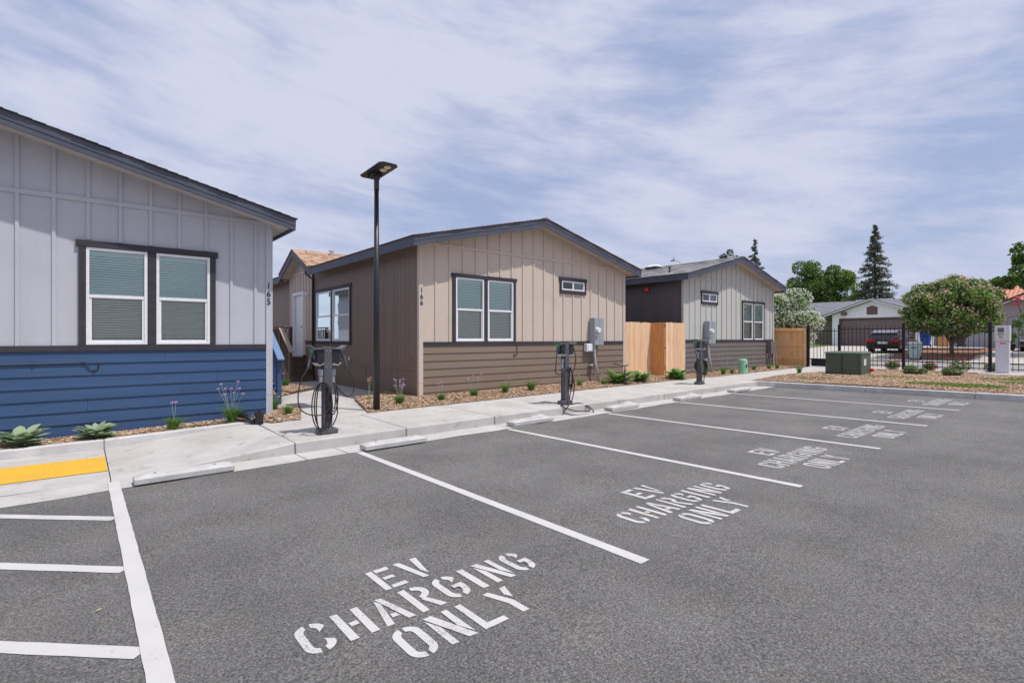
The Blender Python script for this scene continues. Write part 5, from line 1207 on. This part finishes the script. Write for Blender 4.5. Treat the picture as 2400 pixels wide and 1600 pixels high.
# fir
def conifer(name, label, loc, H, Rb, seed, leaf=.16, layers=34, z0=.08, sparse=1.0, mats=None, nn=95):
    root = thing(name, label, 'tree', loc); rr = np.random.RandomState(seed)
    m = MB(); m.tube([(0,0,0),(0,0,H*.5),(0,0,H)], [H*.018,H*.011,.02], 8)
    P = []
    for i in range(layers):
        t = i/(layers-1); z = H*(z0+(1-z0)*t); zj = H*(1-z0)/layers; R_ = Rb*(1-t)**.82*rr.uniform(.82,1.1)+.12; nb = max(4, int((11-6*t)*sparse)); a0 = rr.uniform(0,6.28)
        for j in range(nb):
            a = a0+6.283*j/nb+rr.uniform(-.2,.2); RR_ = R_*rr.uniform(.6,1.15); dz = -RR_*.16; z = H*(z0+(1-z0)*t)+rr.uniform(-.8,.8)*zj
            if i % 2 == 0: m.tube([(0,0,z),(math.cos(a)*RR_*.9,math.sin(a)*RR_*.9,z+dz)], [.035,.01], 4)
            for q in range(int(nn*(.35+.65*(1-t)))):
                u = rr.uniform(.12,1)**.7; wob = .085*RR_+.07
                P.append((math.cos(a)*RR_*u+rr.normal()*wob*.7, math.sin(a)*RR_*u+rr.normal()*wob*.7, z+dz*u+rr.normal()*.09-.04))
    m.build('trunk', M['bark'], root)
    P = np.array(P); n = len(P); a = rr.normal(size=(n,3)); a[:,2] *= .45; a /= np.linalg.norm(a,axis=1)[:,None]; b = rr.normal(size=(n,3)); b -= (b*a).sum(1)[:,None]*a; b /= np.linalg.norm(b,axis=1)[:,None]
    s = leaf*rr.uniform(.5,1.2,n)[:,None]; V = np.stack([P-a*s, P-b*s*.35, P+a*s, P+b*s*.35],1).reshape(-1,3)
    mats = mats or [M['fir1'], M['fir2'], M['fir3']]
    qmesh('crown', V, np.arange(n*4).reshape(-1,4), rr.choice(3, n, p=[.4,.4,.2]), mats, parent=root); return root
conifer('fir_tree', 'tall dark pointed fir tree rising behind the white garage house', (70,18.2,.8), 13.6, 3.2, 11, layers=30, nn=120, leaf=.15, sparse=1.15)
conifer('pine_tree', 'sparse pine tip showing right of the grey roof ridge', (60,27.4,.9), 11.7, 2.4, 13, sparse=.55, layers=16, leaf=.22, nn=70)
B = crown_blobs(0,0,10.4,1.3,1.3,1.5,12,110,17,.4)
tree('round_pine', 'small rounded tree top showing left of the grey roof ridge', 'tree', (60,30.5,.6), [([(0,0,0),(0,0,6),(.1,0,10.5)],.18)]+[([(0,0,9),(math.cos(t)*.5,math.sin(t)*.5,10),(math.cos(t)*1.0,math.sin(t)*1.0,11)],.05) for t in (0,1.2,2.4,3.6,4.8)], B, .14, 17, [M['fir1'], M['fir2'], M['fir3']], [.35,.4,.25])
# green trees behind the garage house
B = crown_blobs(0,0,6.5,3.2,3.3,3.6,40,360,23,.27,.78)
tree('leafy_tree', 'dark green leafy tree behind the white blossom shrub', 'tree', (72,25.6,.5), [([(0,0,0),(0,0,3),(.2,0,6)],.25)]+fan_trunk(5.5,.12,1.6,5,2), B, .14, 23, LM, [.22,.42,.24,.12], 'leafy trees behind the far houses')
B = crown_blobs(0,0,5.2,2.3,2.6,3.0,32,360,29,.30,.78)
tree('leafy_tree', 'lighter yellow green tree between the dark leafy tree and the fir', 'tree', (72,22.2,.5), [([(0,0,0),(0,0,3),(.2,0,5)],.2)]+fan_trunk(4.6,.1,1.2,5,2), B, .13, 29, LM, [.5,.28,.1,.12], 'leafy trees behind the far houses')
B = crown_blobs(0,0,4.5,2.4,2.6,2.6,18,420,33,.4)
tree('leafy_tree', 'dark leafy tree mostly hidden behind the white blossom shrub', 'tree', (72,31.0,.5), [([(0,0,0),(0,0,3),(.2,0,5)],.2)], B, .16, 33, LM, [.2,.4,.35,.05], 'leafy trees behind the far houses')
for o in bpy.data.objects:
    if o.name.startswith('leafy_tree'): o.scale = (1.22, 1.22, 1.22)
# palm
pr = thing('palm_tree', 'tiny distant palm tree just left of the fir', 'palm', (115, 33.4, .9))
m = MB(); m.cyl((0,0,0),(0,0,12.6),.22,.18,n=8); m.build('trunk', M['bark'], pr)
V = []; F = []
for i in range(34):
    a = i*2.4; e = .9-(i%6)*.38; b = len(V); L_ = 1.35
    for j in range(5):
        t = j/4; r = L_*t*math.cos(e); z = 12.6+L_*(math.sin(e)*t-.45*t*t); ww = .14*(1-t*.8); V += [(math.cos(a)*r+math.sin(a)*ww, math.sin(a)*r-math.cos(a)*ww, z),(math.cos(a)*r-math.sin(a)*ww, math.sin(a)*r+math.cos(a)*ww, z)]
    for j in range(4): F.append((b+2*j,b+2*j+1,b+2*j+3,b+2*j+2))
qmesh('crown', np.array(V), np.array(F), np.zeros(len(F)), [M['leafB']], parent=pr)
# big right tree
B = crown_blobs(0,-.4,5.1,2.7,2.3,2.0,36,420,41,.27)+[(0.0,1.9,4.3,.7,.7,.4,400),(0,1.2,5.9,.45,.45,.7,260)]
tree('dark_broad_tree', 'dark broad tree entering the picture at the right edge above the red roof', 'tree', (41,2.5,.5), [([(0,-.6,0),(0,-.5,3),(0,-.2,6)],.22)]+fan_trunk(4.6,.1,1.2,5,2.5), B, .13, 41, LM, [.25,.42,.25,.08])
# standard rose at right edge
rs = thing('rose_tree', 'pink flowering rose tree tied to an orange stake at the right edge', 'shrub', (20.9,1.62,.28))
m = MB(); m.cyl((0,.0,0),(0,0,1.7),.02,n=6); m.tube(spline([(0,0,1.3),(.1,.2,1.9),(.05,.33,2.4)],4), .012, 5); m.build('trunk', M['bark'], rs)
V, F, MI = leafcloud([(0,.05,1.75,.3,.33,.42,500),(0,.0,2.2,.25,.2,.35,300),(-.05,.32,1.72,.14,.12,.12,160)], .04, 71, [M['leafA'], M['leafP'], M['leafB']], [.35,.35,.3]); qmesh('crown', V, F, MI, [M['leafA'], M['leafP'], M['leafB']], parent=rs)
for k, p in enumerate(((.0,.30,2.47),(.02,.10,2.46),(0,.36,2.30),(0,-.12,2.4),(0,.08,.55),(.0,.12,.35))):
    m = MB(); m.ball(p, .055, (1,1,.8), n=8, m=6); m.ball((p[0]+.02,p[1]+.03,p[2]+.02), .035, n=6, m=4); m.build('flower', M['petalh'], rs)
m = MB(); m.cyl((0,-.12,-.1),(0,-.12,2.0),.035,n=8); tag(m.build('wooden_stake', M['orange_cedar'], loc=(20.7,1.62,.28)), 'orange wooden stake beside the pink rose at the right edge', 'stake')
# junipers & roses behind fence
for k, (x, y, s, lab) in enumerate(((23.2,4.85,1.0,'low spreading juniper left, in front of the middle fence post'),(22.9,3.75,.75,'smaller low juniper right, between transformer and kiosk'))):
    V, F, MI = leafcloud([(0,.08,.14,.25*s,.22*s,.2*s,900),(.05,-.2*s,.10,.22*s,.2*s,.14*s,400)], .05, 80+k, [M['juniper'], M['leafP']], [.7,.3], .3)
    tag(qmesh('juniper', V, F, MI, [M['juniper'], M['leafP']], loc=(x,y,iz(x,y))), lab, 'shrub', 'low junipers on the island')
rl = ['red rose bush behind the iron fence left of the middle post', 'low red rose bush behind the fence under the pale bin', 'largest red and pink rose bush behind the fence, middle of the right panel', 'red and salmon rose bush behind the fence left of the kiosk', 'small red rose seen behind the gate']
for k, (x, y, s) in enumerate(((26.9,6.35,.55),(27.0,5.1,.50),(27.0,4.15,.75),(27.0,3.15,.62),(27.2,8.6,.4))):
    root = thing('rose_bush', rl[k], 'shrub', (x,y,.25), 'red rose bushes behind the iron fence')
    V, F, MI = leafcloud([(0,0,.32*s,.4*s,.5*s,.36*s,700)], .035, 90+k, [M['leafB'], M['leafA'], M['leafC']], [.5,.2,.3], .3); qmesh('foliage', V, F, MI, [M['leafB'], M['leafA'], M['leafC']], parent=root)
    V, F, MI = leafcloud([(0,0,.42*s,.52*s,.62*s,.42*s,34)], .05, 95+k, [M['petalr'], M['petalp'], M['petalh']], [.6,.2,.2], .9); qmesh('flowers', V, F, MI, [M['petalr'], M['petalp'], M['petalh']], parent=root)

# ================================================================ FAR HOUSES
ga = thing('garage_house', 'white stucco house with a brown garage door and dark slate roof across the street', 'house', (50, 13.2, .93))
o_ = (50, 13.2, .93)
mb = MB(); TF = Matrix(((0,1,0,50),(-1,0,0,13.2),(0,0,1,0),(0,0,0,1)))   # local x -> -y (left to right as seen), y -> +x
mb.T = TF; apz = 4.86; slp = .37
wall_cols(mb, -2.95, 3.4, .7, lambda x: apz-.16-slp*abs(x), [(-2.3, 2.75, .7, 3.2)], breaks=(0,))
mb.box(-2.95,0,.7,-2.94,7,3.6); mb.box(3.39,0,.7,3.40,7,3.5)
mb.build('wall', M['stucco'], ga, off=o_)
mb = MB(); mb.T = TF
for k in range(4): mb.box(-2.28,.12,.93+k*.56,2.73,.16,.93+k*.56+.545)
mb.build('garage_door', M['gdoor'], ga, off=o_)
mb = MB(); mb.T = TF; mb.box(-2.42,-.03,.8,-2.3,.1,3.28); mb.box(2.75,-.03,.8,2.87,.1,3.28); mb.box(-2.3,-.03,3.2,2.75,.1,3.3); mb.build('door_trim', M['browntrim'], ga, off=o_)
mb = MB(); mb.T = TF; mb.prism([(-.38,-.03,3.55),(.38,-.03,3.55),(.38,-.03,4.15),(.0,-.03,4.30),(-.38,-.03,4.15)], (0,.02,0)); mb.build('gable_vent', M['browntrim'], ga, off=o_)
for xx in (-2.0, 2.0):
    mb = MB(); mb.T = TF; mb.box(xx-.18,-.28,apz-.58-slp*2,xx+.18,0,apz-.30-slp*2); mb.build('corbel', M['browntrim'], ga, off=o_)
mb = MB(); mb.T = TF
for s in (-1, 1): 
    pr_ = [(0,-.45,apz),(s*3.75,-.45,apz-slp*3.75),(s*3.75,-.45,apz-slp*3.75-.14),(0,-.45,apz-.14)]
    mb.prism(pr_ if s > 0 else pr_[::-1], (0,.05,0))
mb.build('fascia', M['stucco'], ga, off=o_)
mb = MB(); mb.T = TF; mb.uv = None
for s in (-1, 1):
    q = [(0,-.5,apz+.03),(s*3.8,-.5,apz-slp*3.8+.03),(s*3.8,8,apz-slp*3.8+.03),(0,8,apz+.03)]; mb.hexa([(a,b,c-.06) for a,b,c in (q if s < 0 else q[::-1])]+[(a,b,c) for a,b,c in (q if s < 0 else q[::-1])])
# main roof: ridge runs along y behind the garage
x0_, x1_ = -13, 9
mb.hexa([(x0_,3.6,3.45),(x1_,3.6,3.45),(x1_,10,5.30),(x0_,10,5.30),(x0_,3.6,3.52),(x1_,3.6,3.52),(x1_,10,5.38),(x0_,10,5.38)])
mb.hexa([(x0_,10,5.30),(x1_,10,5.30),(x1_,16,3.45),(x0_,16,3.45),(x0_,10,5.38),(x1_,10,5.38),(x1_,16,3.52),(x0_,16,3.52)])
mb.uv = [(a*2, b*2) for a, b, c in mb.v]
rfg = mb.build('roof', M['sh_slate'], ga, off=o_)
mb = MB(); mb.T = TF; mb.box(-13,4.3,.7,-3.05,4.4,3.5); mb.build('stone_wall', M['stone'], ga, off=o_)
mb = MB(); mb.T = TF; mb.box(-4.1,4.1,1.3,-3.1,4.28,3.2); fw = mb.build('entry_window', M['stucco'], ga, off=o_)
mb = MB(); mb.T = TF; mb.box(-3.75,4.06,1.5,-3.35,4.09,3.0); mb.build('pane', flat('dark_green_glass', (.03,.08,.07), .1), fw, off=(0,0,0))
mb = MB(); mb.T = TF; mb.box(3.6,5,.7,9,5.1,3.5); mb.build('side_wing_wall', M['stucco'], ga, off=o_)
mb = MB(); mb.T = TF; mb.box(-4,9.8,5.3,-1,10.2,5.46); mb.build('ridge_vent', M['sticker'], rfg, off=o_)
# red roof house
rh = thing('red_roof_house', 'pinkish stucco house with a red clay tile roof at the right edge', 'house', (48.5, 2, .9)); o_ = (48.5, 2, .9)
TR = Matrix(((0,1,0,48.5),(-1,0,0,2.0),(0,0,1,0),(0,0,0,1)))
mb = MB(); mb.T = TR; gt = lambda x: 4.05+.5*(x+3.2)*.9 if x < .6 else 4.05+.5*3.8*.9-(x-.6)*.45
wall_cols(mb, -6.2, 9, .7, lambda x: min(3.9, 9) if x < -3.2 else gt(x)-.1, [(-6.0,-3.4,.7,3.05),(-3.0,1.8,.7,3.05)], breaks=(-3.2,.6)); mb.build('wall', M['stucco2'], rh, off=o_)
mb = MB(); mb.T = TR
for a, b in ((-6.0,-3.4),(-3.0,1.8)):
    for k in range(4): mb.box(a+.02,.1,.93+k*.53,b-.02,.14,.93+k*.53+.515)
mb.build('garage_door', M['gdoor2'], rh, off=o_)
mb = MB(); mb.T = TR; mb.prism([(-3.6,-.5,3.80),(.6,-.5,5.69),(.6,-.5,5.86),(-3.6,-.5,3.97)], (0,.1,0)); mb.prism([(.6,-.5,5.69),(6,-.5,3.3),(6,-.5,3.45),(.6,-.5,5.86)], (0,.1,0)); mb.build('fascia', M['browntrim'], rh, off=o_)
mb = MB(); mb.T = TR
def tileplane(mb, A, B, C, D, nr, nc):   # A,B eave; C,D ridge above B,A
    A, B, C, D = map(Vector, (A,B,C,D))
    for i in range(nr):
        t0, t1 = i/nr, (i+1.12)/nr
        for j in range(nc):
            s0, s1 = j/nc, (j+.92)/nc
            p = [A.lerp(B,s0).lerp(D.lerp(C,s0),t0), A.lerp(B,s1).lerp(D.lerp(C,s1),t0), A.lerp(B,s1).lerp(D.lerp(C,s1),t1), A.lerp(B,s0).lerp(D.lerp(C,s0),t1)]
            u = [Vector((0,0,.05)), Vector((0,0,.09)), Vector((0,0,.02)), Vector((0,0,.02))]; m0 = (p[0]+p[1])/2+Vector((0,0,.06)); m1 = (p[2]+p[3])/2+Vector((0,0,.03))
            mb.add([tuple(p[0]),tuple(m0),tuple(p[1]),tuple(p[2]),tuple(m1),tuple(p[3])], [(0,1,4,5),(1,2,3,4),(0,2,1)], (i+j)%2)
tileplane(mb, (-4.4,-.5,4.15), (9,-.5,4.15), (9,5.5,6.25), (-4.4,5.5,6.25), 20, 60)
mb.quad((-4.4,-.5,4.12),(9,-.5,4.12),(9,5.5,6.2),(-4.4,5.5,6.2)); mb.build('roof', [M['tile'], M['tile2']], rh, off=o_)
# yard things
def wheelie(name, label, loc, mbody, mlid, s=1.0):
    root = thing(name, label, 'bin', loc, 'wheeled bins across the street')
    m = MB(); m.hexa([(-.24*s,-.22*s,.08),(.24*s,-.22*s,.08),(.24*s,.22*s,.08),(-.24*s,.22*s,.08),(-.33*s,-.30*s,1.0*s),(.33*s,-.30*s,1.0*s),(.33*s,.30*s,1.0*s),(-.33*s,.30*s,1.0*s)]); m.build('body', mbody, root, bevel=.03)
    m = MB(); m.hexa([(-.38*s,-.34*s,1.0*s),(.36*s,-.34*s,1.0*s),(.36*s,.34*s,1.0*s),(-.38*s,.34*s,1.0*s),(-.34*s,-.3*s,1.07*s),(.3*s,-.3*s,1.1*s),(.3*s,.3*s,1.1*s),(-.34*s,.3*s,1.07*s)]); m.build('lid', mlid, root, bevel=.02)
    for q in (-1, 1): m = MB(); m.cyl((.22*s,q*.2*s,.1),(.22*s,q*.26*s,.1),.1,n=12); m.build('wheel', M['tyre'], root)
    m = MB(); m.box(-.345*s,-.12*s,.72*s,-.30*s,.12*s,.76*s); m.build('grab_bar', M['ink'], root)
    return root
wheelie('wheeled_bin', 'blue wheeled bin by the white garage wall', (45.6,8.85,.98), M['binblue'], M['binblue'], 1.0)
wheelie('wheeled_bin', 'dark brown wheeled bin under the crape myrtle', (45.6,6.95,.98), M['binbrown'], M['binbrown'], .86)
wheelie('wheeled_bin', 'pale green wheeled bin standing at the kerb in front of the parked car', (36.0,7.46,.38), M['bingreen'], M['binwhite'], .92)
m = MB(); m.box(43.6,5.9,.3,46.6,9.45,.93); m.box(43.5,5.8,.93,46.7,9.55,.98); tag(m.build('planter_wall', M['curb']), 'low concrete planter wall under the blue bin', 'wall')
m = MB(); [m.box(45.9,7.62+i*.16,1.0,45.94,7.75+i*.16,1.85) for i in range(4)]; [m.box(45.94,7.6,z_,45.98,8.25,z_+.08) for z_ in (1.2,1.6)]; tag(m.build('wooden_gate', M['orange_cedar']), 'short orange wooden gate between the bins', 'gate')
pt_ = thing('potted_plant', 'leafy plant in a dark pot right of the kiosk across the street', 'plant', (44.6,4.6,.62))
m = MB(); m.cyl((0,0,0),(0,0,.6),.30,.42,n=14); m.build('pot', M['terra'], pt_)
V, F, MI = leafcloud([(0,0,1.0,.5,.45,.5,500)], .12, 99, [M['leafA'], M['leafB']], [.6,.4], .2); qmesh('foliage', V, F, MI, [M['leafA'], M['leafB']], parent=pt_)
# cars
def car(label, loc, rz):
    root = thing('parked_car', label, 'car', loc, rz=rz); root.rotation_euler = (0,0,rz)
    # side profile in x (forward) z, origin centre of rear bumper on ground
    W_ = .90
    lower = [(0.05,.32),(.0,.50),(.02,.78),(.10,.98),(.35,1.04),(3.25,1.02),(4.2,.90),(4.45,.74),(4.5,.45),(4.42,.28)]
    def loft(secs, name, mat, bev=.04, par=root):
        m = MB(); vs = []; n = len(secs[0][1])
        for y, pr in secs: vs += [(x, y, z) for x, z in pr]
        fs = [tuple(range(n)), tuple(range((len(secs)-1)*n, len(secs)*n))[::-1]]
        for i in range(len(secs)-1):
            for j in range(n): fs.append((i*n+j, (i+1)*n+j, (i+1)*n+(j+1)%n, i*n+(j+1)%n))
        m.add(vs, fs); return m.build(name, mat, par, bevel=bev, smooth=False)
    ins = [(x*.985+.03, z*.98+.005 if z > .5 else z) for x, z in lower]
    loft([(-W_,ins),(-W_*.93,lower),(W_*.93,lower),(W_,ins)], 'body', M['carpaint'], .03)
    cabin = [(.16,1.0),(.38,1.40),(.60,1.58),(1.6,1.64),(2.35,1.58),(3.25,1.03)]
    cin = [(.24,1.0),(.48,1.37),(.68,1.52),(1.6,1.57),(2.25,1.51),(3.05,1.03)]
    m = MB(); n = len(cabin); vs = [(x,-.84+.0*(z),z) if z < 1.1 else (x,-.84+(z-1.0)*.36,z) for x, z in cabin]+[(x,.84,z) if z < 1.1 else (x,.84-(z-1.0)*.36,z) for x, z in cabin]
    m.add(vs, [tuple(range(n)), tuple(range(n,2*n))[::-1]]+[(i,n+i,n+(i+1)%n,(i+1)%n) for i in range(n)]); m.build('cabin', M['carpaint'], root, bevel=.03)
    m = MB(); m.quad((.155,-.68,1.05),(.155,.68,1.05),(.352,.60,1.375),(.352,-.60,1.375)); m.build('rear_window', M['carglass'], root)
    m = MB(); m.quad((2.47,-.60,1.515),(2.47,.60,1.515),(3.20,.70,1.085),(3.20,-.70,1.085)); m.build('windshield', M['carglass'], root)
    for s in (-1, 1):
        m = MB(); f = lambda x, z: (x, s*(.845-(z-1.0)*.36+.004), z)
        m.add([f(.55,1.12), f(1.55,1.10), f(1.55,1.53), f(.75,1.49)], [(0,1,2,3)]); m.add([f(1.62,1.10), f(2.95,1.08), f(2.35,1.48), f(1.62,1.53)], [(0,1,2,3)]); m.build('side_window', M['carglass'], root)
        m = MB(); m.box(-.012,s*.42,.80,.05,s*.895,.94); m.build('tail_light', M['tail'], root)
        m = MB(); m.box(4.3,s*.5,.66,4.47,s*.86,.76); m.build('headlight', M['white'], root)
        m = MB(); m.box(2.5,s*.86,1.02,2.68,s*1.02,1.14); m.build('mirror', M['carpaint'], root, bevel=.02)
        m = MB(); m.box(-.01,s*.55,.40,.03,s*.85,.46); m.build('reflector', M['tail'], root)
        for xx in (.85, 3.55):
            m = MB(); m.cyl((xx,s*.68,.34),(xx,s*.915,.34),.34,n=20); wv = m.build('wheel', M['tyre'], root)
            m = MB(); m.cyl((xx,s*.90,.34),(xx,s*.925,.34),.21,n=14); m.build('rim', M['rim'], wv)
    m = MB(); m.hexa([(.40,-.66,1.44),(.40,.66,1.44),(.22,.66,1.40),(.22,-.66,1.40),(.62,-.62,1.60),(.62,.62,1.60),(.30,.62,1.47),(.30,-.62,1.47)]); m.build('spoiler', M['carsheen'], root)
    m = MB(); m.box(-.02,-.26,.66,.02,.26,.80); m.build('number_plate', M['sticker'], root)
    m = MB(); m.box(-.02,-.62,.99,.12,.62,1.02); m.build('tailgate_trim', M['chrome'], root)
    m = MB(); m.box(-.06,-.80,.34,.05,.80,.56); m.build('bumper', M['tyre'], root, bevel=.03)
    m = MB(); m.cyl((-.05,.45,.30),(.1,.45,.30),.035,n=8); m.build('exhaust', M['chrome'], root)
    return root
c_a = car('black hatchback SUV parked on the driveway, seen from behind through the fence', (38.6, 9.65, .63), 0); c_a.scale = (1, 1, .93)
c_b = dup(c_a, (47.4, 3.0, .80), 'dark car nosing in at the right edge behind the kiosk', math.pi)
